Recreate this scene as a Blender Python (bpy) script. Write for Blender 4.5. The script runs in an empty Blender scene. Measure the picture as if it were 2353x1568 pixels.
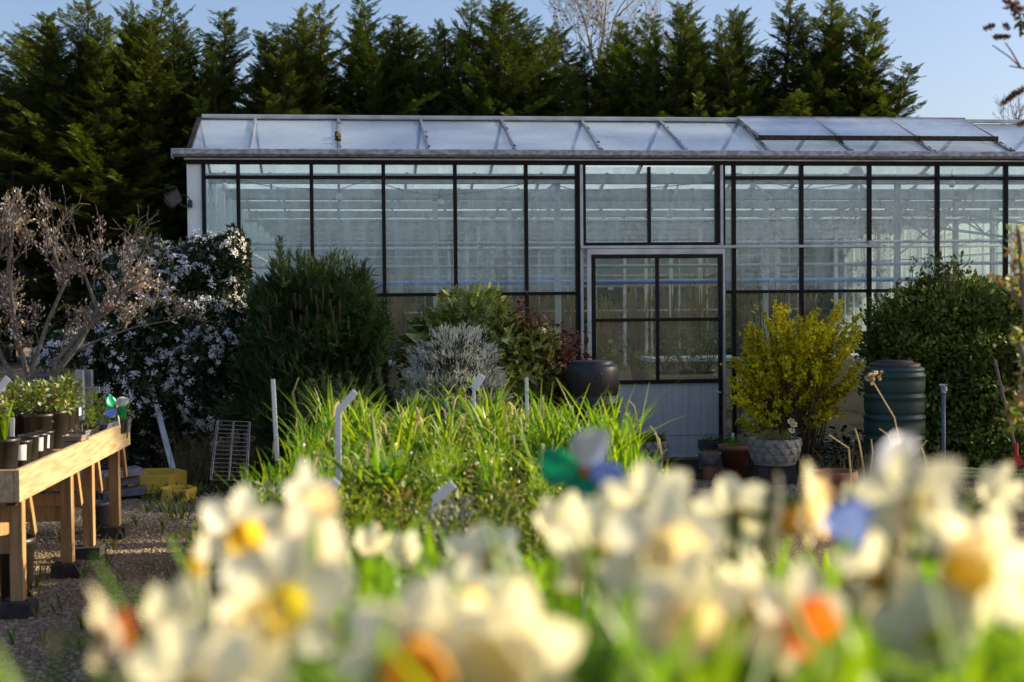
import bpy, math, random
import numpy as np
from mathutils import Vector, Matrix, Euler

# ------------------------------------------------------------------ scene, camera, light
S = bpy.context.scene
COL = S.collection
random.seed(7)
RNG = np.random.default_rng(7)
PI = math.pi
rad = math.radians

S.render.engine = 'CYCLES'
S.view_settings.view_transform = 'Standard'
S.view_settings.look = 'None'
S.view_settings.gamma = 1.0
S.view_settings.exposure = 1.55
S.cycles.use_denoising = True
S.cycles.max_bounces = 10
S.cycles.diffuse_bounces = 3
S.cycles.glossy_bounces = 3
S.cycles.transmission_bounces = 4
S.cycles.transparent_max_bounces = 40
S.cycles.caustics_reflective = False
S.cycles.caustics_refractive = False
S.cycles.sample_clamp_indirect = 6.0

CAM_H = 1.7
cam_data = bpy.data.cameras.new('camera')
cam_data.sensor_width = 36.0
cam_data.lens = 50.0
cam_data.clip_start = 0.05
cam_data.clip_end = 2000.0
cam_data.dof.use_dof = True
cam_data.dof.focus_distance = 14.0
cam_data.dof.aperture_fstop = 3.1
cam = bpy.data.objects.new('camera', cam_data)
COL.objects.link(cam)
CAM_R = Matrix.Rotation(rad(90 - 1.82), 3, 'X') @ Matrix.Rotation(rad(-0.5), 3, 'Z')
cam.matrix_world = Matrix.Translation((0, 0, CAM_H)) @ CAM_R.to_4x4()
S.camera = cam

SUN_EL, SUN_AZ = 24.0, 82.8          # azimuth: clockwise from +Y (north) -> +X is 90
sd = Vector((math.sin(rad(SUN_AZ)) * math.cos(rad(SUN_EL)), math.cos(rad(SUN_AZ)) * math.cos(rad(SUN_EL)), math.sin(rad(SUN_EL))))
w = bpy.data.worlds.new('World'); S.world = w; w.use_nodes = True
wn = w.node_tree
bg = wn.nodes['Background']
sky = wn.nodes.new('ShaderNodeTexSky')
sky.sky_type = 'NISHITA'; sky.sun_disc = False
sky.sun_elevation = rad(SUN_EL); sky.sun_rotation = rad(SUN_AZ)
sky.air_density = 1.0; sky.dust_density = 2.2; sky.ozone_density = 4.0
tint = wn.nodes.new('ShaderNodeMix'); tint.data_type = 'RGBA'; tint.blend_type = 'MULTIPLY'; tint.inputs[0].default_value = 1.0
tint.inputs[7].default_value = (.60, .53, .52, 1)
wn.links.new(sky.outputs[0], tint.inputs[6]); wn.links.new(tint.outputs[2], bg.inputs[0]); bg.inputs[1].default_value = 0.13
sl = bpy.data.lights.new('sun', 'SUN'); sl.energy = 3.4; sl.angle = rad(0.5); sl.color = (1.0, 0.86, 0.58)
so = bpy.data.objects.new('sun', sl); COL.objects.link(so)
so.rotation_euler = sd.to_track_quat('Z', 'Y').to_euler()

# ------------------------------------------------------------------ placing helpers (photo seen at 2353 x 1568)
FP = 2353 * 50 / 36
def ray(px, py):
    return CAM_R @ Vector(((px - 1176.5) / FP, (784 - py) / FP, -1.0))
def at(px, py, Y):
    r = ray(px, py); k = Y / r.y
    return Vector((r.x * k, Y, CAM_H + r.z * k))
def gnd(px, py, z=0.0):
    r = ray(px, py); k = (z - CAM_H) / r.z
    return Vector((r.x * k, r.y * k, z))
def proj(p):
    q = CAM_R.transposed() @ (Vector(p) - Vector((0, 0, CAM_H)))
    return 1176.5 + q.x / -q.z * FP, 784 - q.y / -q.z * FP
TH = rad(6.94)
GO = Vector((0, 14.5, 0)); GU = Vector((math.cos(TH), math.sin(TH), 0)); GN = Vector((-math.sin(TH), math.cos(TH), 0))
def fac(px, py, v=0.0):
    r = ray(px, py); o = GO + GN * v
    k = (o - Vector((0, 0, CAM_H))).dot(GN) / r.dot(GN)
    p = Vector((0, 0, CAM_H)) + r * k
    return (p - GO).dot(GU), p.z
def G(u, v, z=0.0):
    p = GO + GU * u + GN * v; p.z = z
    return p

# ------------------------------------------------------------------ object helpers
def tag(o, label=None, cat=None, group=None, kind=None):
    if label: o['label'] = label
    if cat: o['category'] = cat
    if group: o['group'] = group
    if kind: o['kind'] = kind
    return o
def thing(name, label, cat, loc=(0, 0, 0), rotz=0.0, group=None):
    o = bpy.data.objects.new(name, None); COL.objects.link(o)
    o.empty_display_size = 0.1
    o.location = loc; o.rotation_euler = (0, 0, rotz)
    return tag(o, label, cat, group)
def copy_tree(o, parent=None):
    c = o.copy(); COL.objects.link(c)
    if parent is not None: c.parent = parent
    for ch in list(o.children): copy_tree(ch, c)
    return c
ORD = ['first', 'second', 'third', 'fourth', 'fifth', 'sixth', 'seventh', 'eighth', 'ninth', 'tenth', 'eleventh', 'twelfth', 'thirteenth', 'fourteenth',
       'fifteenth', 'sixteenth', 'seventeenth', 'eighteenth', 'nineteenth', 'twentieth']
def nth(i):
    n = i + 1
    if n > 100: return 'hundred-and-' + nth(n - 101) if n > 100 else ''
    if n == 100: return 'hundredth'
    if n <= 20: return ORD[n - 1]
    t = ['twenty', 'thirty', 'forty', 'fifty', 'sixty', 'seventy', 'eighty', 'ninety'][n // 10 - 2]; r = n % 10
    return t[:-1] + 'ieth' if r == 0 else t + '-' + ORD[r - 1]

def np_mesh(name, V, F):
    """V (n,3); F (m,k) uniform polygons"""
    me = bpy.data.meshes.new(name)
    V = np.ascontiguousarray(V, dtype=np.float32); F = np.ascontiguousarray(F, dtype=np.int32)
    me.vertices.add(len(V)); me.vertices.foreach_set('co', V.ravel())
    m, k = F.shape
    me.loops.add(m * k); me.loops.foreach_set('vertex_index', F.ravel())
    me.polygons.add(m)
    me.polygons.foreach_set('loop_start', np.arange(0, m * k, k, dtype=np.int32))
    me.update(calc_edges=True)
    return me
def link(name, me, mats, parent=None, smooth=False):
    o = bpy.data.objects.new(name, me); COL.objects.link(o)
    if parent is not None: o.parent = parent
    for m in (mats if isinstance(mats, (list, tuple)) else [mats]): me.materials.append(m)
    if smooth: me.polygons.foreach_set('use_smooth', [True] * len(me.polygons))
    return o

class MB:
    def __init__(s): s.v = []; s.f = []; s.mi = []; s.cur = 0
    def add(s, vs, fs):
        b = len(s.v); s.v += [tuple(p) for p in vs]
        for f in fs: s.f.append([i + b for i in f]); s.mi.append(s.cur)
        return s
    def box(s, c, d, M=None):
        x, y, z = d[0] / 2, d[1] / 2, d[2] / 2; c = Vector(c)
        vs = [Vector((a * x, b * y, e * z)) for e in (-1, 1) for b in (-1, 1) for a in (-1, 1)]
        if M is not None: vs = [M @ p for p in vs]
        vs = [p + c for p in vs]
        return s.add(vs, [(0, 2, 3, 1), (4, 5, 7, 6), (0, 1, 5, 4), (2, 6, 7, 3), (0, 4, 6, 2), (1, 3, 7, 5)])
    def bx(s, x0, x1, y0, y1, z0, z1):
        return s.box(((x0 + x1) / 2, (y0 + y1) / 2, (z0 + z1) / 2), (x1 - x0, y1 - y0, z1 - z0))
    def bar(s, p0, p1, wx, wy, up=(0, 0, 1)):
        p0 = Vector(p0); p1 = Vector(p1); d = p1 - p0; L = d.length; d.normalize()
        u = Vector(up)
        if abs(d.dot(u)) > 0.98: u = Vector((0, 1, 0))
        a = d.cross(u).normalized(); b = a.cross(d)
        M = Matrix((a, d, b)).transposed()
        return s.box((p0 + p1) / 2, (wx, L, wy), M)
    def tube(s, pts, r, seg=6, cap=True):
        pts = [Vector(p) for p in pts]; n = len(pts)
        rs = r if isinstance(r, (list, tuple)) else [r] * n
        ref = None; rings = []
        for i, p in enumerate(pts):
            t = (pts[min(i + 1, n - 1)] - pts[max(i - 1, 0)])
            if t.length < 1e-9: t = Vector((0, 0, 1))
            t.normalize()
            if ref is None:
                ref = t.orthogonal().normalized()
            else:
                ref = (ref - t * ref.dot(t))
                ref = ref.normalized() if ref.length > 1e-6 else t.orthogonal().normalized()
            b = t.cross(ref)
            rings.append([p + (ref * math.cos(2 * PI * k / seg) + b * math.sin(2 * PI * k / seg)) * rs[i] for k in range(seg)])
        vs = [q for rg in rings for q in rg]
        fs = [(i * seg + k, i * seg + (k + 1) % seg, (i + 1) * seg + (k + 1) % seg, (i + 1) * seg + k) for i in range(n - 1) for k in range(seg)]
        if cap: fs += [tuple(range(seg - 1, -1, -1)), tuple((n - 1) * seg + k for k in range(seg))]
        return s.add(vs, fs)
    def lathe(s, prof, seg=24, c=(0, 0, 0), fn=None):
        c = Vector(c); vs = []
        for (r, z) in prof:
            for k in range(seg):
                a = 2 * PI * k / seg
                rr = r if fn is None else fn(r, z, a)
                vs.append(c + Vector((rr * math.cos(a), rr * math.sin(a), z)))
        n = len(prof)
        fs = [(i * seg + k, i * seg + (k + 1) % seg, (i + 1) * seg + (k + 1) % seg, (i + 1) * seg + k) for i in range(n - 1) for k in range(seg)]
        return s.add(vs, fs)
    def disc(s, r, z, seg=24, c=(0, 0, 0)):
        c = Vector(c)
        return s.add([c + Vector((r * math.cos(2 * PI * k / seg), r * math.sin(2 * PI * k / seg), z)) for k in range(seg)], [tuple(range(seg))])
    def strip(s, pts, ws, side):
        pts = [Vector(p) for p in pts]; n = len(pts); side = Vector(side).normalized(); vs = []
        for i, p in enumerate(pts):
            t = (pts[min(i + 1, n - 1)] - pts[max(i - 1, 0)]).normalized()
            nn = t.cross(side); nn = nn.normalized() if nn.length > 1e-6 else Vector((0, 0, 1))
            vs += [p - side * ws[i] / 2, p + nn * ws[i] * 0.18, p + side * ws[i] / 2]
        fs = []
        for i in range(n - 1):
            a = i * 3
            fs += [(a, a + 1, a + 4, a + 3), (a + 1, a + 2, a + 5, a + 4)]
        return s.add(vs, fs)
    def quad(s, a, b, c, d): return s.add([a, b, c, d], [(0, 1, 2, 3)])
    def build(s, name, mats, parent=None, smooth=False, bevel=0.0):
        me = bpy.data.meshes.new(name)
        me.from_pydata(s.v, [], s.f); 
        o = link(name, me, mats, parent, smooth)
        if any(s.mi): me.polygons.foreach_set('material_index', s.mi)
        if bevel > 0:
            md = o.modifiers.new('bevel', 'BEVEL'); md.width = bevel; md.segments = 2; md.limit_method = 'ANGLE'; md.angle_limit = rad(40)
        me.update()
        return o

def norm(a):
    return a / np.maximum(np.linalg.norm(a, axis=-1, keepdims=True), 1e-9)
def scatter(tv, tf, P, X, U, s):
    """copies of template (tv,tf): template x -> X, template z -> about U"""
    X = norm(X); Y = norm(np.cross(U, X)); Z = np.cross(X, Y)
    s = np.asarray(s).reshape(-1, 1, 1) if np.ndim(s) else s
    V = tv[None, :, 0:1] * X[:, None, :] + tv[None, :, 1:2] * Y[:, None, :] + tv[None, :, 2:3] * Z[:, None, :]
    V = V * s + P[:, None, :]
    n, k = len(P), len(tv)
    F = tf[None] + (np.arange(n) * k)[:, None, None]
    return V.reshape(-1, 3), F.reshape(-1, tf.shape[1])
def join(parts):
    Vs, Fs, b = [], [], 0
    for V, F in parts:
        Vs.append(V); Fs.append(F + b); b += len(V)
    return np.concatenate(Vs), np.concatenate(Fs)

# templates ---------------------------------------------------------
def T(v, f): return np.array(v, float), np.array(f, int)
LEAF = T([(0, 0, 0), (.45, .26, .06), (.45, 0, -.02), (.45, -.26, .06), (1, 0, -.06)], [(0, 2, 1), (0, 3, 2), (1, 2, 4), (2, 3, 4)])
BROAD = T([(0, 0, 0), (.3, .2, .05), (.35, 0, -.01), (.3, -.2, .05), (.7, .17, .0), (.72, 0, -.05), (.7, -.17, 0), (1, 0, -.14)],
          [(0, 2, 1), (0, 3, 2), (1, 2, 5), (1, 5, 4), (2, 3, 6), (2, 6, 5), (4, 5, 7), (5, 6, 7)])
def hexf(n=5, r=.5, cup=.12):
    v = [(0, 0, 0)]
    for k in range(n * 2):
        a = PI * k / n; q = r if k % 2 == 0 else r * .62
        v.append((q * math.cos(a), q * math.sin(a), cup if k % 2 == 0 else 0))
    return T(v, [(0, 1 + k, 1 + (k + 1) % (n * 2)) for k in range(n * 2)])
FLOWER5 = hexf(5); FLOWER4 = hexf(4, .55, .2)
def frond(n=9, L=1.0, w=.035, ang=46, side=.42, droop=.18, seed=1):
    r = random.Random(seed); v = []; f = []
    def tri(p, q, ww):
        d = (q - p).normalized(); s_ = Vector((-d.y, d.x, 0)) * ww
        m = p.lerp(q, .55)
        b = len(v); v.extend([tuple(p - s_ * .5), tuple(p + s_ * .5), tuple(m + s_ * .8), tuple(m - s_ * .8), tuple(q)])
        f.extend([(b, b + 1, b + 2), (b, b + 2, b + 3), (b + 3, b + 2, b + 4)])
    dr = lambda t: -droop * t * t
    pr = Vector((0, 0, 0))
    tri(Vector((0, 0, 0)), Vector((L * .55, 0, dr(.55))), w); tri(Vector((L * .5, 0, dr(.5))), Vector((L, 0, dr(1))), w)
    for k in range(n):
        for sg in (-1, 1):
            t = .08 + .84 * (k + (.25 if sg > 0 else -.1) + r.uniform(-.2, .2)) / n
            l = side * (1 - t * .72) * r.uniform(.7, 1.15)
            a = rad(ang + r.uniform(-9, 9)) * sg
            p = Vector((t * L, 0, dr(t)))
            q = p + Vector((math.cos(a) * l, math.sin(a) * l, -l * .25 + r.uniform(-.04, .06)))
            tri(p, q, w * 1.15)
            if l > .2:
                for s2 in (-1, 1):
                    p2 = p.lerp(q, .5); a2 = a + s2 * rad(38); l2 = l * .42
                    tri(p2, p2 + Vector((math.cos(a2) * l2, math.sin(a2) * l2, -l2 * .2)), w)
    return T(v, f)
FROND = frond()
FRONDS = [frond(10, w=.026, ang=42, side=.46, seed=i) for i in range(3)]
YEWF = frond(12, w=.026, ang=58, side=.17, droop=.1, seed=7)

# ------------------------------------------------------------------ materials
def newmat(name):
    m = bpy.data.materials.new(name); m.use_nodes = True
    nt = m.node_tree; nt.nodes.clear()
    out = nt.nodes.new('ShaderNodeOutputMaterial')
    return m, nt, out
def N(nt, t, **kw):
    n = nt.nodes.new(t)
    for k, v in kw.items():
        if k in n.inputs: n.inputs[k].default_value = v
        else: setattr(n, k, v)
    return n
def c4(c): return (c[0], c[1], c[2], 1)
def ramp(nt, cols):
    r = nt.nodes.new('ShaderNodeValToRGB'); e = r.color_ramp.elements
    while len(e) < len(cols): e.new(.5)
    for i, c in enumerate(cols):
        p, cc = c if isinstance(c[1], tuple) else (i / max(1, len(cols) - 1), c)
        e[i].position = p; e[i].color = c4(cc)
    return r
def leafmat(name, cols, trans=.35, rough=.5, spec=.35, noise=2.0, tcol=None, speck=None):
    m, nt, out = newmat(name); L = nt.links.new
    geo = N(nt, 'ShaderNodeNewGeometry'); rp = ramp(nt, cols); L(geo.outputs['Random Per Island'], rp.inputs[0])
    tc = N(nt, 'ShaderNodeTexCoord'); nz = N(nt, 'ShaderNodeTexNoise', Scale=noise, Detail=3.0); L(tc.outputs['Object'], nz.inputs['Vector'])
    mr = N(nt, 'ShaderNodeMapRange'); mr.inputs[1].default_value = .3; mr.inputs[2].default_value = .7; mr.inputs[3].default_value = .65; mr.inputs[4].default_value = 1.3
    L(nz.outputs[0], mr.inputs[0])
    hs = N(nt, 'ShaderNodeHueSaturation'); L(rp.outputs[0], hs.inputs['Color'])
    oi = N(nt, 'ShaderNodeObjectInfo'); om = N(nt, 'ShaderNodeMapRange'); om.inputs[3].default_value = .80; om.inputs[4].default_value = 1.22; L(oi.outputs['Random'], om.inputs[0])
    mu = N(nt, 'ShaderNodeMath', operation='MULTIPLY'); L(mr.outputs[0], mu.inputs[0]); L(om.outputs[0], mu.inputs[1]); L(mu.outputs[0], hs.inputs['Value'])
    oh = N(nt, 'ShaderNodeMapRange'); oh.inputs[3].default_value = .512; oh.inputs[4].default_value = .488; L(oi.outputs['Random'], oh.inputs[0]); L(oh.outputs[0], hs.inputs['Hue'])
    col = hs.outputs[0]
    if speck:
        n2 = N(nt, 'ShaderNodeTexNoise', Scale=speck[1], Detail=1.0); L(tc.outputs['Object'], n2.inputs['Vector'])
        r2 = ramp(nt, [(.52, (0, 0, 0)), (.6, (1, 1, 1))]); L(n2.outputs[0], r2.inputs[0])
        mx = N(nt, 'ShaderNodeMix', data_type='RGBA'); L(r2.outputs[0], mx.inputs[0]); L(col, mx.inputs[6]); mx.inputs[7].default_value = c4(speck[0]); col = mx.outputs[2]
    b = N(nt, 'ShaderNodeBsdfPrincipled'); b.inputs['Roughness'].default_value = rough; b.inputs['Specular IOR Level'].default_value = spec
    L(col, b.inputs['Base Color'])
    if trans > 0:
        t = N(nt, 'ShaderNodeBsdfTranslucent')
        if tcol:
            mm = N(nt, 'ShaderNodeMix', data_type='RGBA', blend_type='MULTIPLY'); mm.inputs[0].default_value = 1; L(col, mm.inputs[6]); mm.inputs[7].default_value = c4(tcol); L(mm.outputs[2], t.inputs[0])
        else: L(col, t.inputs[0])
        mix = N(nt, 'ShaderNodeMixShader'); mix.inputs[0].default_value = trans; L(b.outputs[0], mix.inputs[1]); L(t.outputs[0], mix.inputs[2]); L(mix.outputs[0], out.inputs[0])
    else: L(b.outputs[0], out.inputs[0])
    return m
def plain(name, c1, c2=None, rough=.6, spec=.4, metal=0.0, scale=12.0, stretch=(1, 1, 1), bump=0.0, detail=4.0, lo=.35, hi=.65, bscale=None):
    m, nt, out = newmat(name); L = nt.links.new
    b = N(nt, 'ShaderNodeBsdfPrincipled'); b.inputs['Roughness'].default_value = rough; b.inputs['Specular IOR Level'].default_value = spec; b.inputs['Metallic'].default_value = metal
    tc = N(nt, 'ShaderNodeTexCoord'); mp = N(nt, 'ShaderNodeMapping'); mp.inputs['Scale'].default_value = stretch; L(tc.outputs['Object'], mp.inputs[0])
    nz = N(nt, 'ShaderNodeTexNoise', Scale=scale, Detail=detail); L(mp.outputs[0], nz.inputs['Vector'])
    rp = ramp(nt, [(lo, c1), (hi, c2 or tuple(x * .75 for x in c1))]); L(nz.outputs[0], rp.inputs[0]); L(rp.outputs[0], b.inputs['Base Color'])
    rr = N(nt, 'ShaderNodeMapRange'); rr.inputs[3].default_value = max(.05, rough - .1); rr.inputs[4].default_value = min(1, rough + .12); L(nz.outputs[0], rr.inputs[0]); L(rr.outputs[0], b.inputs['Roughness'])
    if bump > 0:
        n3 = nz
        if bscale:
            n3 = N(nt, 'ShaderNodeTexNoise', Scale=bscale, Detail=3.0); L(mp.outputs[0], n3.inputs['Vector'])
        bp = N(nt, 'ShaderNodeBump', Strength=bump, Distance=.02); L(n3.outputs[0], bp.inputs['Height']); L(bp.outputs[0], b.inputs['Normal'])
    L(b.outputs[0], out.inputs[0])
    return m
def glassmat(name, tint, dirt, dcol, vstretch=(3, 3, .35), scale=2.5, ior=1.5, trl=.5, lo=.4, hi=1.6):
    m, nt, out = newmat(name); L = nt.links.new
    tr = N(nt, 'ShaderNodeBsdfTransparent'); tr.inputs[0].default_value = c4(tint)
    df = N(nt, 'ShaderNodeBsdfDiffuse'); df.inputs[0].default_value = c4(dcol)
    tl = N(nt, 'ShaderNodeBsdfTranslucent'); tl.inputs[0].default_value = c4(dcol)
    dm = N(nt, 'ShaderNodeMixShader'); dm.inputs[0].default_value = trl; L(df.outputs[0], dm.inputs[1]); L(tl.outputs[0], dm.inputs[2])
    tc = N(nt, 'ShaderNodeTexCoord'); mp = N(nt, 'ShaderNodeMapping'); mp.inputs['Scale'].default_value = vstretch; L(tc.outputs['Object'], mp.inputs[0])
    nz = N(nt, 'ShaderNodeTexNoise', Scale=scale, Detail=7.0, Roughness=.65); L(mp.outputs[0], nz.inputs['Vector'])
    mr = N(nt, 'ShaderNodeMapRange'); mr.inputs[1].default_value = .3; mr.inputs[2].default_value = .7; mr.inputs[3].default_value = dirt * lo; mr.inputs[4].default_value = dirt * hi; L(nz.outputs[0], mr.inputs[0])
    m1 = N(nt, 'ShaderNodeMixShader'); L(mr.outputs[0], m1.inputs[0]); L(tr.outputs[0], m1.inputs[1]); L(dm.outputs[0], m1.inputs[2])
    gl = N(nt, 'ShaderNodeBsdfGlossy'); gl.inputs['Roughness'].default_value = .03
    fr = N(nt, 'ShaderNodeFresnel'); ge = N(nt, 'ShaderNodeNewGeometry'); im = N(nt, 'ShaderNodeMapRange'); im.inputs[3].default_value = ior; im.inputs[4].default_value = 1 / ior; L(ge.outputs['Backfacing'], im.inputs[0]); L(im.outputs[0], fr.inputs[0])
    bp = N(nt, 'ShaderNodeBump', Strength=.06, Distance=.02); n2 = N(nt, 'ShaderNodeTexNoise', Scale=1.6, Detail=2.0); L(tc.outputs['Object'], n2.inputs['Vector']); L(n2.outputs[0], bp.inputs['Height']); L(bp.outputs[0], gl.inputs['Normal'])
    m2 = N(nt, 'ShaderNodeMixShader'); L(fr.outputs[0], m2.inputs[0]); L(m1.outputs[0], m2.inputs[1]); L(gl.outputs[0], m2.inputs[2])
    L(m2.outputs[0], out.inputs[0])
    return m

M_conifer = leafmat('conifer_foliage', [(.036, .062, .011), (.066, .102, .017), (.115, .145, .028)], .3, .6, .25, .8, (1.3, 1.25, .5))
M_conifer_b = leafmat('conifer_foliage_light', [(.045, .075, .012), (.085, .12, .019), (.14, .165, .034)], .3, .6, .25, .8, (1.3, 1.25, .5))
M_bark = plain('bark', (.10, .075, .05), (.05, .037, .025), .9, .1, scale=20, bump=.4)
M_palebark = plain('pale_bark', (.42, .40, .35), (.28, .26, .22), .85, .15, scale=14)
M_greybark = plain('grey_bark', (.24, .21, .175), (.13, .105, .08), .9, .15, scale=30)
M_black = plain('black_frame', (.010, .008, .007), (.018, .014, .012), .6, .2, scale=8)
M_galv = plain('galvanised_steel', (.42, .44, .45), (.25, .27, .28), .42, .5, .55, scale=9, stretch=(1, 1, 1))
M_gutter = plain('galvanised_gutter', (.46, .49, .51), (.27, .29, .30), .5, .5, .3, scale=14, stretch=(1.2, 1.5, 2), lo=.44, hi=.56)
M_alu = plain('aluminium', (.62, .63, .62), (.45, .46, .46), .4, .5, .35, scale=5)
M_whitepaint = plain('white_painted_board', (.86, .92, .90), (.78, .84, .82), .55, .35, scale=4, stretch=(6, 6, .6))
M_kick = plain('grey_door_panel', (.56, .57, .56), (.46, .47, .46), .5, .4, scale=3.2, stretch=(9, 9, .35), detail=6)
M_moss = plain('mossy_bar', (.10, .085, .04), (.035, .03, .015), .9, .1, scale=40, bump=.5)
M_glass = glassmat('window_glass', (.87, .96, .96), .34, (.72, .88, .93), vstretch=(3, 3, .6), ior=1.7)
M_glass_low = glassmat('window_glass_lower', (.84, .91, .84), .10, (.58, .68, .62), vstretch=(3, 3, .6), ior=1.6)
M_roofglass = glassmat('roof_glass', (.80, .86, .96), .55, (.62, .73, .96), vstretch=(2, 2, 2), scale=2.0, trl=.5, lo=.75, hi=1.25, ior=1.8)
M_wash = glassmat('whitewashed_roof_glass', (.88, .94, .98), .80, (.76, .90, .98), vstretch=(1, 3, 3), scale=2.0, trl=.6, lo=.8, hi=1.15, ior=1.5)
M_pipe_w = plain('white_pipe', (.50, .54, .56), (.38, .41, .43), .4, .4, scale=5)
M_pipe_b = plain('blue_pipe', (.10, .25, .62), (.07, .18, .5), .4, .5, scale=5)
M_bulb = plain('white_bulb', (.85, .85, .80), (.8, .8, .75), .25, .5, scale=3)
M_flood = plain('weathered_lamp_housing', (.06, .06, .065), (.035, .034, .036), .6, .3, scale=25)
M_cable = plain('cable', (.05, .05, .05), (.03, .03, .03), .6, .3)
M_darkplastic = plain('dark_plastic', (.018, .018, .020), (.028, .027, .028), .42, .45, scale=6)
M_potblack = plain('black_pot_plastic', (.020, .016, .012), (.032, .026, .02), .38, .5, scale=9)
M_potgrey = plain('grey_pot_plastic', (.13, .115, .135), (.09, .08, .095), .5, .4, scale=8)
M_tray = plain('grey_tray_plastic', (.19, .19, .21), (.12, .12, .13), .5, .4, scale=14)
M_pottaupe = plain('taupe_pot', (.34, .25, .18), (.25, .18, .13), .5, .4, scale=9)
M_terra = plain('terracotta', (.30, .13, .075), (.22, .10, .06), .75, .2, scale=12, bump=.15)
M_greenbin = plain('green_bin_plastic', (.018, .055, .045), (.012, .04, .034), .42, .45, scale=5)
M_lid = plain('brown_lid', (.05, .03, .03), (.035, .022, .022), .5, .4)
M_conc = plain('cast_concrete', (.30, .285, .25), (.19, .18, .16), .9, .15, scale=22, bump=.35, bscale=70)
M_soil = plain('soil', (.045, .032, .022), (.022, .016, .011), 1, .1, scale=50, bump=.8)
M_wood = plain('bench_timber', (.50, .38, .22), (.34, .24, .12), .65, .25, scale=5, stretch=(9, .8, 9), bump=.12, detail=6)
M_woodv = plain('leg_timber', (.42, .265, .125), (.27, .155, .065), .65, .25, scale=5, stretch=(9, 9, .8), bump=.12, detail=6)
M_block = plain('dark_foot_block', (.055, .047, .045), (.035, .03, .03), .85, .2, scale=18, bump=.3)
M_yellow = plain('yellow_plastic', (.78, .52, .08), (.68, .44, .06), .5, .4, scale=4)
M_bluecloth = plain('blue_cloth', (.06, .14, .19), (.03, .09, .13), .95, .1, scale=20, bump=.6)
M_white = plain('white_plastic', (.78, .78, .78), (.70, .70, .70), .4, .4, scale=6)
M_label = plain('white_label', (.80, .79, .80), (.72, .71, .73), .6, .3, scale=12)
M_wire = plain('grey_wire', (.22, .22, .23), (.15, .15, .15), .5, .4, .5)
M_tapgrey = plain('blue_grey_pipe', (.10, .14, .20), (.08, .11, .16), .5, .4)
M_hose = plain('yellow_green_hose', (.36, .40, .12), (.28, .32, .10), .5, .4)
M_red = plain('red_plastic', (.50, .06, .04), (.4, .05, .03), .45, .4)
M_handle = plain('grey_wood_handle', (.22, .16, .12), (.15, .11, .08), .7, .2, scale=6, stretch=(9, 9, 1))
M_purple = plain('purple_plastic', (.16, .06, .22), (.12, .045, .17), .5, .4)
M_grass_b = leafmat('bright_blades', [(.09, .23, .006), (.17, .33, .010), (.30, .42, .02)], .6, .38, .45, 3, (1.5, 1.35, .5))
M_strap = leafmat('strap_leaves', [(.10, .22, .012), (.19, .32, .016), (.32, .40, .03)], .55, .38, .5, 3, (1.5, 1.35, .5))
M_bluestrap = leafmat('blue_green_strap', [(.09, .16, .11), (.13, .20, .14)], .35, .45, .4, 3)
M_drygrass = leafmat('dry_grass', [(.22, .15, .07), (.33, .24, .11), (.15, .10, .05)], .35, .7, .2, 2)
M_drytip = leafmat('withered_tips', [(.42, .32, .14), (.5, .42, .22)], .4, .6, .3, 3)
M_rosemary = leafmat('rosemary_needles', [(.06, .10, .045), (.09, .14, .06), (.12, .17, .07)], .25, .6, .3, 3)
M_daffleaf = leafmat('daffodil_leaf', [(.08, .19, .012), (.14, .28, .016), (.24, .36, .025)], .6, .35, .5, 3, (1.5, 1.4, .4))
M_petal_w = leafmat('white_petal', [(.85, .84, .70), (.89, .88, .78)], .55, .5, .3, 6, (1.0, .95, .74))
M_petal_c = leafmat('cream_petal', [(.87, .83, .60), (.89, .86, .68)], .5, .5, .3, 6, (1.0, .95, .78))
M_petal_p = leafmat('peach_petal', [(.86, .77, .50), (.88, .81, .58), (.86, .70, .42)], .5, .5, .3, 6, (1.0, .86, .62))
M_cup_o = leafmat('orange_cup', [(.86, .42, .05), (.88, .48, .07)], .5, .45, .35, 6)
M_cup_y = leafmat('yellow_cup', [(.84, .60, .04), (.86, .66, .06)], .5, .45, .35, 6)
M_cup_r = leafmat('deep_orange_cup', [(.82, .18, .015), (.85, .24, .02)], .5, .3, .6, 6)
M_sheath = leafmat('papery_sheath', [(.46, .34, .18), (.55, .44, .26)], .5, .6, .2, 5)
M_vib = leafmat('viburnum_leaf', [(.03, .048, .018), (.05, .075, .026), (.075, .10, .032)], .15, .38, .45, 1.5)
M_vibfl = leafmat('viburnum_flower', [(.84, .82, .80), (.90, .90, .88), (.70, .60, .54)], .2, .7, .2, 4)
M_yew = leafmat('yew_foliage', [(.02, .046, .012), (.04, .08, .016), (.075, .12, .025)], .25, .55, .3, 2, (1.2, 1.2, .6))
M_cut = plain('cut_branch', (.13, .085, .05), (.09, .055, .035), .85, .15, scale=16)
M_auc = leafmat('aucuba_leaf', [(.14, .19, .025), (.22, .28, .035), (.30, .34, .06)], .3, .35, .5, 2, None, ((.40, .40, .12), 60))
M_phot = leafmat('photinia_leaf', [(.08, .022, .018), (.14, .03, .024), (.20, .045, .03)], .25, .4, .45, 2)
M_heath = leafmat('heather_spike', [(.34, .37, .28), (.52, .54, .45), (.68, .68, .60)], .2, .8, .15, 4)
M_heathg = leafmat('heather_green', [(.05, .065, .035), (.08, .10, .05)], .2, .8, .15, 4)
M_forfl = leafmat('forsythia_flower', [(.80, .62, .012), (.88, .74, .025), (.62, .54, .015)], .35, .6, .2, 4)
M_stem = plain('brown_stem', (.13, .085, .05), (.08, .05, .03), .85, .15, scale=20)
M_redstem = plain('red_stem', (.16, .055, .03), (.11, .04, .025), .7, .2, scale=20)
M_ever = leafmat('evergreen_leaf', [(.065, .10, .016), (.12, .165, .026), (.19, .23, .045)], .25, .5, .25, 1.6)
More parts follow.
